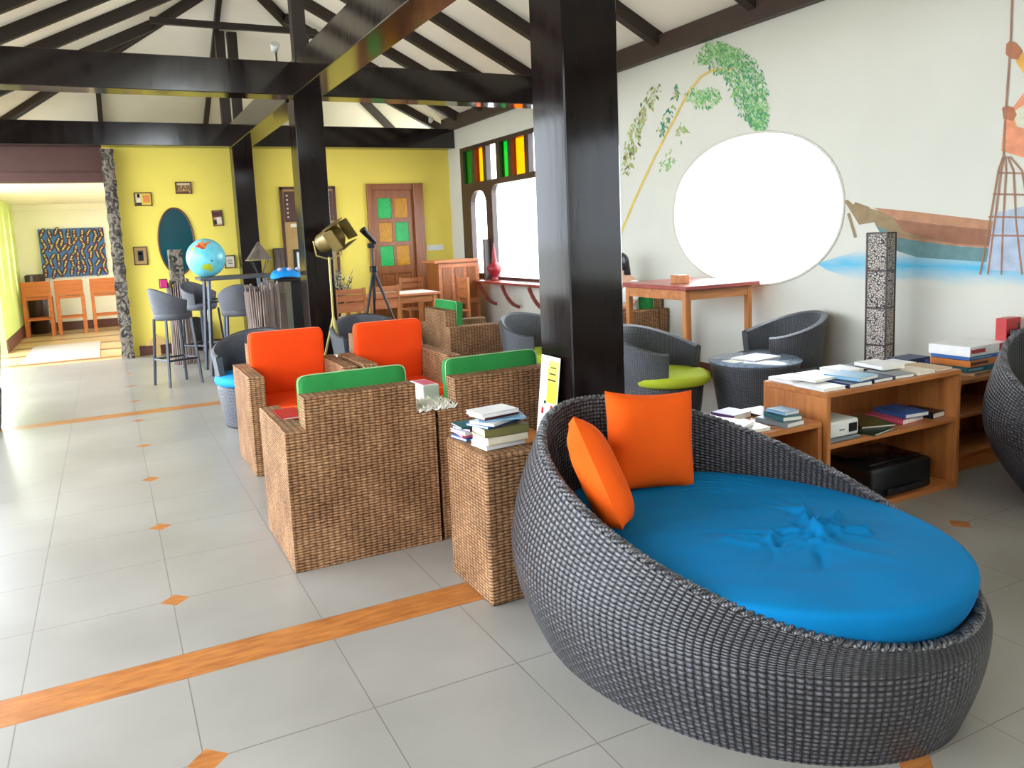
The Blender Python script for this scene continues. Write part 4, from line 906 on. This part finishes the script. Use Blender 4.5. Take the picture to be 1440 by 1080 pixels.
GR = .222
sphere(B('globe'), (0, 0, GR*1.02), GR, 40, 24, (1, 1, 1.03)).obj('globe_ball', gl)
def patch(pts, mat, name='continent'):
    """a land patch hugging the ball: pts in (right, up) on the disc the camera side shows"""
    d = Vector((-1.07, -9.93, .12)).normalized(); r = Vector((-d.y, d.x, 0)).normalized()*1; r = -r if r.x < 0 else r; u = r.cross(-d).normalized(); u = u if u.z > 0 else -u
    b = B(mat); n = len(pts); cx = sum(p[0] for p in pts)/n; cy = sum(p[1] for p in pts)/n; rows = []
    for f_ in (0.02, .35, .7, 1):
        row = []
        for x, y in pts:
            X_, Y_ = cx+(x-cx)*f_, cy+(y-cy)*f_; q = math.sqrt(max(0, 1-X_*X_-Y_*Y_)); v = (r*X_+u*Y_+d*q); row.append((v.x*GR*1.004, v.y*GR*1.004, GR*1.02+v.z*GR*1.034))
        rows.append(row)
    b.grid(rows, closed_u=True); b.obj(name, gl)
patch([(-.55, .62), (-.35, .80), (-.1, .92), (.25, .92), (.42, .84), (.3, .75), (.1, .68), (.05, .5), (-.1, .45), (-.2, .52), (-.3, .5), (-.4, .58)], 'c_orangey', 'asia_patch')
patch([(-.5, .62), (-.3, .72), (0, .72), (.1, .66), (.0, .48), (-.12, .44), (-.25, .5), (-.4, .56)], 'c_red', 'china_patch')
patch([(-.68, .42), (-.62, .58), (-.52, .6), (-.56, .45), (-.66, .34)], 'lime', 'europe_patch')
patch([(-.25, -.42), (-.1, -.3), (.05, -.32), (.15, -.26), (.3, -.42), (.28, -.62), (.15, -.72), (.02, -.6), (-.2, -.58)], 'lime', 'australia_patch')
patch([(.2, -.1), (.3, -.13), (.36, -.2), (.26, -.18)], 'c_navy', 'island_patch')
# pyramid lamp and pink book near it
t = thing('pyramid_lamp', 'small dark pyramid-shaped lamp on wire legs on the high bar table', 'lamp', (1.70, 10.05, 1.156))
b = B('black')
for (sx, sy) in ((-1, -1), (1, -1), (1, 1), (-1, 1)): b.beam((sx*.03, sy*.03, .0), (sx*.10, sy*.07, .17), .008, .008, .001)
b.obj('wire_leg_frame', t)
b = B('grey_wood'); b.add([(-.14, -.14, .17), (.14, -.14, .17), (.14, .14, .17), (-.14, .14, .17), (0, 0, .40)], [[0, 1, 4], [1, 2, 4], [2, 3, 4], [3, 0, 4], [3, 2, 1, 0]]); b.obj('pyramid_shade', t)
b = B('brass')
for p, q in (((-.14, -.14), (.14, -.14)), ((.14, -.14), (.14, .14)), ((-.14, -.14), (-.14, .14))): b.beam((p[0], p[1], .17), (q[0], q[1], .17), .01, .01, 0)
b.obj('shade_edge', t)

# stick bundles
def sticks(label, loc, r, h, n=46, seed=1, inner=True):
    rr = random.Random(seed); t = thing('stick_stand', label, 'stand', loc, 0, 'stands wrapped in upright sticks')
    B('dark_frame').lathe([(0, 0), (r*.86, 0), (r*.8, h*.5), (r*.86, h*.93), (0, h*.93)], 24, caps=False).obj('core', t)
    for i in range(n):
        a = 2*PI*i/n; rb = r*rr.uniform(.95, 1.06); rm_ = r*rr.uniform(.86, .94); b = B('stick')
        b.tube([(rb*math.cos(a), rb*math.sin(a), 0), (rm_*math.cos(a+rr.uniform(-.05, .05)), rm_*math.sin(a), h*.5), (r*rr.uniform(.94, 1.05)*math.cos(a), r*math.sin(a), h*rr.uniform(.96, 1.04))], rr.uniform(.009, .014), 5); b.obj('stick', t)
    return t
s1 = sticks('stand of upright sticks with a square stone block, behind the single bar stool', (.82, 11.1, 0), .14, 1.08, 30, 1)
b = B('carving').box(.82-.085, 11.1-.085, 1.05, .82+.085, 11.1+.085, 1.5, .01); tag(b.obj('stone_block'), 'rough grey square block standing on the stick stand before the oval mirror', 'ornament')
sticks('middle stand of upright sticks between the bar stool and the second column', (1.43, 8.65, 0), .135, 1.06, 34, 2)
sticks('stand of upright sticks touching the left side of the middle column', (1.60, 8.98, 0), .10, 1.06, 26, 3)
t = thing('side_counter', 'small dark counter top beside the middle column, strewn with blue cloth', 'table', (1.98, 9.34, 0)); B('black').box(-.30, -.25, 1.08, .2, .22, 1.115, .006).obj('counter_top', t); B('black').box(-.10, -.16, 0, .14, .16, 1.08, .006).obj('pedestal', t)
b = B('blue_seat'); P = []
for i in range(9): P.append([(.17*math.cos(a)*f_, .12*math.sin(a)*f_, z+.012*math.sin(3*a+i)) for f_, z in [((1-(i/8)**2)**.5*1.0+.02, i/8*.10)] for a in [2*PI*j/20 for j in range(20)]])
b.grid(P, closed_u=True); b.add(P[0], [list(range(20))]); o = b.obj('folded_cloth'); o.location = (1.84, 9.25, 1.128); tag(o, 'crumpled blue cloth lying on the dark counter', 'cloth')
for i, (x, y) in enumerate(((1.76, 9.15), (1.86, 9.12), (1.96, 9.14))):
    o = sphere(B('c_lavender'), (0, 0, .02), .028, 12, 8, (1, 1, .75)).obj('paper_flower'); o.location = (x, y-.02, 1.20 if i < 3 else 0); tag(o, 'small pale flower ornament on the blue cloth', 'flower', 'pale flowers on the blue cloth')
tag(B('c_magenta').box(.60, 10.92, 1.02, .68, 10.99, 1.12, .003).use('black').box(.59, 10.99, 1.01, .69, 11.0, 1.13, .001).obj('framed_card'), 'small pink card on the stick stand behind the single bar stool', 'picture')
b = B('black')
tag(B('black').lathe([(0, -.03), (.24, -.03), (.25, 0), (.24, .03), (0, .03)], 36, caps=False, X=Matrix.Translation((1.08, 12.28, .26)) @ Matrix.Rotation(PI/2, 4, 'X')).obj('round_fan_disc'), 'black round disc leaning on the yellow wall under the oval mirror', 'disc')
t = thing('folded_ornament', 'small golden boat-shaped ornament on the floor by the yellow wall', 'ornament', (.55, 12.2, 0))
b = B('tan_wood'); b.add([(-.15, -.05, .16), (.15, -.05, .16), (.15, .05, .16), (-.15, .05, .16), (0, 0, .32)], [[0, 1, 4], [1, 2, 4], [2, 3, 4], [3, 0, 4], [3, 2, 1, 0]]); b.obj('roof', t); B('tan_wood').box(-.04, -.04, 0, .04, .04, .165, .003).obj('stem', t)

# studio spotlight on a tripod
t = thing('floor_spotlight', 'olive gold studio spotlight on a tripod in front of the middle column', 'lamp', (1.93, 7.55, 0))
for k in range(3):
    a = k*2*PI/3+.6; B('brass').beam((0, 0, .78), (.22*math.cos(a), .22*math.sin(a), 0), .02, .02, .003).obj('leg', t)
B('brass').tube([(0, 0, .3), (0, 0, 1.36)], .011, 8).obj('pole', t)
X = Matrix.Translation((0, 0, 1.52)) @ Matrix.Rotation(-.55, 4, 'Y') @ Matrix.Rotation(.5, 4, 'Z') @ Matrix.Rotation(PI/2, 4, 'X')
b = B('gold_metal').lathe([(0, -.11), (.07, -.11), (.09, -.09), (.10, -.02), (.115, .1), (.12, .12), (.105, .12), (.09, .02), (0, .0)], 28, caps=False, X=X); b.obj('lamp_head', t)
b = B('gold_metal')
for sx, sz in ((1, 0), (-1, 0), (0, 1), (0, -1)):
    if sx: b.box(sx*.115, -.10, .12, sx*.125, .10, .26, .002, X=X)
    else: b.box(-.10, sz*.115, .12, .10, sz*.125, .24, .002, X=X)
b.obj('barn_door', t); B('brass').tube([(-.14, 0, 1.52), (-.12, 0, 1.38), (0, 0, 1.34), (.12, 0, 1.38), (.14, 0, 1.52)], .008, 6).obj('yoke', t)

# black camera tripod
t = thing('camera_tripod', 'black tripod with a small dark scope in front of the door', 'tripod', (2.66, 8.5, 0))
for q in ((-.24, -.06), (.30, -.20), (.05, .28)): 
    B('black').tube([(0, 0, 1.18), (q[0]*.55, q[1]*.55, .62), (q[0], q[1], .02)], [.018, .014, .010], 8).obj('leg', t)
B('black').tube([(0, 0, .85), (0, 0, 1.48)], .013, 8).obj('centre_column', t); B('black').box(-.035, -.035, 1.15, .035, .035, 1.22, .008).box(-.05, -.02, 1.42, .03, .02, 1.47, .005).obj('head', t)
B('black').tube([(-.10, -.02, 1.63), (-.06, -.01, 1.58), (.05, .02, 1.47)], [.042, .034, .022], 14).obj('scope', t)
B('brass').tube([(.02, 0, 1.40), (.07, -.03, 1.39)], .008, 6).obj('pan_handle', t)

# ------------------------------------------------------------------ wooden dining set by the door
def slat_chair(label, loc, rz):
    t = thing('slatted_chair', label, 'chair', loc, rz, 'wooden slatted dining chairs')
    for sx in (-1, 1):
        B('teak').box(sx*.2, -.21, 0, sx*.165, -.175, .92, .003).obj('leg', t); B('teak').box(sx*.2, .165, 0, sx*.165, .2, .44, .003).obj('leg', t)
    b = B('bench_wood')
    for z0, z1 in ((.62, .74), (.755, .83), (.845, .91)): b.box(-.17, -.205, z0, .17, -.185, z1, .003)
    b.obj('back_slats', t); b = B('bench_wood')
    for i in range(5): b.box(-.2, -.18+i*.078, .44, .2, -.11+i*.078, .46, .003)
    b.obj('seat', t); return t
slat_chair('left slatted wooden chair with its back to the camera at the dining table', (2.70, 9.85, 0), 0)
slat_chair('slatted wooden chair behind the tripod, right of the other one seen from behind', (3.18, 9.95, 0), 0)
slat_chair('slatted wooden chair on the far side of the dining table, before the door', (4.18, 11.25, 0), PI)
slat_chair('slatted wooden chair at the right end of the table, beside the cabinet', (4.40, 10.45, 0), PI/2)
t = thing('dining_table', 'wooden dining table with pale cloth near the door', 'table', (3.55, 10.62, 0))
B('bench_wood').box(-.62, -.35, .72, .62, .35, .75, .004).obj('tabletop', t)
for sx in (-1, 1):
    for sy in (-1, 1): B('teak').box(sx*.58, sy*.31, 0, sx*.52, sy*.25, .72, .003).obj('leg', t)
for q in (-.30, .28): B('teak_x').box(-.52, q, .62, .52, q+.02, .72, .002).obj('apron', t)
tag(B('paper').box(3.35, 10.3, .751, 4.15, 10.94, .755, .001).obj('table_runner'), 'pale cloth runner lying on the dining table', 'cloth')
# cabinet
t = thing('wooden_cabinet', 'wooden counter cabinet with tall raised panels beside the window', 'cabinet', (4.76, 11.2, 0))
B('door_wood').box(-.33, -.24, 0, .33, .24, 1.12, .004).obj('body', t); B('bench_wood').box(-.40, -.27, 1.12, .33, .27, 1.16, .005).obj('counter_top', t)
b = B('bench_wood'); b.box(-.33, -.262, .02, .33, -.24, 1.1, .003); fb = b.obj('front_board', t)
for i in range(3):
    x = -.2+.2*i
    for z0, z1 in ((.08, .50), (.57, 1.05)): B('door_wood').box(x-.075, -.275, z0, x+.075, -.26, z1, .012).obj('raised_panel', fb)
tag(B('c_maroon').box(5.12, 10.45, 0, 5.26, 10.62, .2, .004).obj('floor_box'), 'small dark red box on the floor beside the wooden cabinet', 'box')
# pale flowering plant
t = thing('potted_plant', 'pale sprigged plant in a pot behind the wooden chairs', 'plant', (2.98, 11.3, 0))
B('c_cream_').lathe([(0, 0), (.11, 0), (.15, .25), (.16, .42), (.14, .43), (.13, .38), (0, .38)], 24, caps=False).obj('pot', t)
b = B('c_darkgreen'); l2 = B('c_cream_'); rr = random.Random(8)
for i in range(70):
    a = rr.uniform(0, 2*PI); L = rr.uniform(.35, .75); sp = rr.uniform(.05, .26); p = [(0, 0, .36), (sp*.4*math.cos(a), sp*.4*math.sin(a), .36+L*.6), (sp*math.cos(a), sp*math.sin(a), .36+L)]; b.tube(p, .003, 4)
    for k in range(9):
        f_ = .55+.05*k; q = Vector(p[1])*(1-(f_-.5)*2)+Vector(p[2])*((f_-.5)*2) if f_ < 1 else Vector(p[2]); d = Vector((rr.uniform(-1, 1), rr.uniform(-1, 1), rr.uniform(-.6, .8))).normalized()*.055; e_ = d.cross(Vector((0, 0, 1))).normalized()*.02
        (l2 if rr.random() < .8 else b).add([q, q+d*.5+e_, q+d, q+d*.5-e_], [[0, 1, 2, 3]])
b.obj('stems_and_leaves', t)['kind'] = 'stuff'; l2.obj('pale_sprigs', t)['kind'] = 'stuff'

# ------------------------------------------------------------------ back room stools and basket
def wood_stool(label, loc):
    t = thing('wooden_bar_chair', label, 'chair', loc, 0, 'orange wooden bar chairs in the back room')
    B('stool_wood').box(-.24, -.20, .74, .24, -.17, 1.02, .006).obj('backrest', t)
    B('stool_wood').box(-.24, -.18, .68, .24, .2, .72, .004).obj('seat', t)
    for sx in (-1, 1):
        B('stool_wood').box(sx*.24, -.21, 0, sx*.18, -.15, .76, .003).obj('leg', t); B('stool_wood').box(sx*.24, .15, 0, sx*.19, .2, .7, .003).obj('leg', t)
    B('stool_wood').box(-.2, -.19, .3, .2, -.17, .34, .003).box(-.2, .165, .3, .2, .185, .34, .003).obj('stretcher', t)
    return t
for px, l in ((53, 'left orange wooden bar chair under the painting in the back room'), (99, 'middle orange wooden bar chair under the painting in the back room'), (148, 'right orange wooden bar chair, half hidden by the carved post')):
    p = at(px, 467, 2, 0); wood_stool(l, (at(px, 420, 1, 17.0).x, 17.0, 0))
tag(B('dark_frame').lathe([(0, 0), (.15, 0), (.17, .5), (.17, 1.12), (.13, 1.14), (0, 1.14)], 20, (at(50, 400, 1, 17.5).x, 17.5, 0), caps=False).obj('dark_stand'), 'dark ribbed stand behind the left orange bar chair', 'stand')

# ------------------------------------------------------------------ small spotlights on the beams
def spot(label, loc):
    t = thing('beam_spotlight', label, 'light', loc, 0, 'small white spotlights on the beams'); B('black').tube([(0, 0, 0), (0, 0, .10)], .008, 6).obj('stem', t)
    B('white_plastic').lathe([(0, -.04), (.03, -.035), (.045, .04), (.04, .045), (0, .03)], 16, caps=False, X=Matrix.Translation((-.01, 0, .14)) @ Matrix.Rotation(.8, 4, 'X')).obj('lamp_head', t)
spot('white spotlight on the nearer cross beam, left of the king post', (1.66, 7.95, 3.231)); spot('white spotlight on the long beam, right of the king post', (1.97, 7.70, 3.221)); spot('white spotlight on the far cross beam near the mural wall', (4.95, 12.2, 3.251))

# ------------------------------------------------------------------ seated person (mostly behind the column)
def skin_mesh(name, V, E, R_, mat, parent, root=0, sub=2):
    me = bpy.data.meshes.new(name); me.from_pydata(V, E, []); me.materials.append(M[mat]); o = bpy.data.objects.new(name, me); COL.objects.link(o); o.parent = parent
    o.modifiers.new('skin', 'SKIN'); sv = me.skin_vertices[0].data
    for i, r in enumerate(R_): sv[i].radius = (r, r) if isinstance(r, (int, float)) else r; sv[i].use_root = (i == root)
    o.modifiers['skin'].use_smooth_shade = True
    m = o.modifiers.new('sub', 'SUBSURF'); m.levels = sub; m.render_levels = sub
    bpy.context.view_layer.update()
    me2 = bpy.data.meshes.new_from_object(o.evaluated_get(bpy.context.evaluated_depsgraph_get())); o.modifiers.clear(); o.data = me2; return o
plain('skin', lin(196, 150, 122), .5, .05, 8); plain('hair', (.008, .007, .008), .35); plain('shirt', lin(232, 228, 222), .8, .04, 9); plain('trousers', lin(60, 64, 84), .8)
pn = thing('person', 'person with black hair and white shirt seated by the wall, mostly behind the nearest column', 'person', (5.00, 7.0, 0), PI/2)
V = [(0, -.02, .50), (0, -.03, .66), (0, 0, .82), (0, .02, .95), (0, .05, 1.02), (0, .09, 1.09), (0, .11, 1.17)]
E_ = [(0, 1), (1, 2), (2, 3), (3, 4), (4, 5), (5, 6)]; R_ = [.13, .125, .13, .10, .052, .075, .08]
for s_ in (-1, 1):
    k = len(V); V += [(s_*.17, .02, .92), (s_*.23, .10, .72), (s_*.17, .30, .66), (s_*.15, .36, .65)]; R_ += [.055, .045, .036, .03]; E_ += [(3, k), (k, k+1), (k+1, k+2), (k+2, k+3)]
    for f_ in range(4):
        q = len(V); dx = (-.027+.018*f_)*s_; L = (.07, .085, .09, .075)[f_] if s_ > 0 else (.07, .085, .09, .075)[f_]
        V += [(s_*.15+dx, .41, .655), (s_*.15+dx*1.1, .41+L*.5, .65), (s_*.15+dx*1.1, .41+L, .63)]; R_ += [.010, .009, .007]; E_ += [(k+3, q), (q, q+1), (q+1, q+2)]
    q = len(V); V += [(s_*.15-s_*.04, .39, .645), (s_*.15-s_*.055, .43, .64)]; R_ += [.011, .009]; E_ += [(k+3, q), (q, q+1)]
    q = len(V); V += [(s_*.09, .02, .50), (s_*.13, .46, .50), (s_*.13, .48, .12), (s_*.13, .50, .05), (s_*.14, .62, .035)]; R_ += [.09, .065, .045, .04, .03]; E_ += [(0, q), (q, q+1), (q+1, q+2), (q+2, q+3), (q+3, q+4)]
skin_mesh('body', V, E_, R_, 'skin', pn)
V2 = [(0, -.02, .50), (0, -.03, .66), (0, 0, .82), (0, .02, .93)]; E2 = [(0, 1), (1, 2), (2, 3)]; R2 = [.145, .14, .145, .112]
for s_ in (-1, 1): k = len(V2); V2 += [(s_*.17, .02, .92), (s_*.235, .09, .74)]; R2 += [.066, .06]; E2 += [(3, k), (k, k+1)]
skin_mesh('shirt', V2, E2, R2, 'shirt', pn)
V3 = [(0, 0, .5)]; R3 = [.14]; E3 = []
for s_ in (-1, 1): k = len(V3); V3 += [(s_*.10, .03, .50), (s_*.13, .46, .50), (s_*.13, .48, .14)]; R3 += [.10, .078, .058]; E3 += [(0, k), (k, k+1), (k+1, k+2)]
skin_mesh('trousers', V3, E3, R3, 'trousers', pn)
b = B('hair'); sphere(b, (0, .085, 1.155), .105, 24, 14, (.95, 1.02, 1.05)); P = []
for i in range(8): z = 1.16-.035*i; P.append([(.10*math.cos(a)*(1-.03*i), .045+.055*math.sin(a)-.006*i, z) for a in [2*PI*j/16 for j in range(16)]])
b.grid(P, closed_u=True); b.obj('hair', pn)
b = B('skin'); sphere(b, (0, .155, 1.12), .062, 20, 12, (1, .7, 1.25)); b.tube([(0, .20, 1.14), (0, .222, 1.115)], [.009, .013], 8); fc = b.obj('face', pn)
for s_ in (-1, 1): sphere(B('black'), (s_*.026, .196, 1.145), .009, 10, 8, (1, .5, .6)).obj('eye', fc)
B('c_maroon').tube([(-.02, .197, 1.082), (0, .203, 1.08), (.02, .197, 1.082)], .005, 6).obj('mouth', fc)
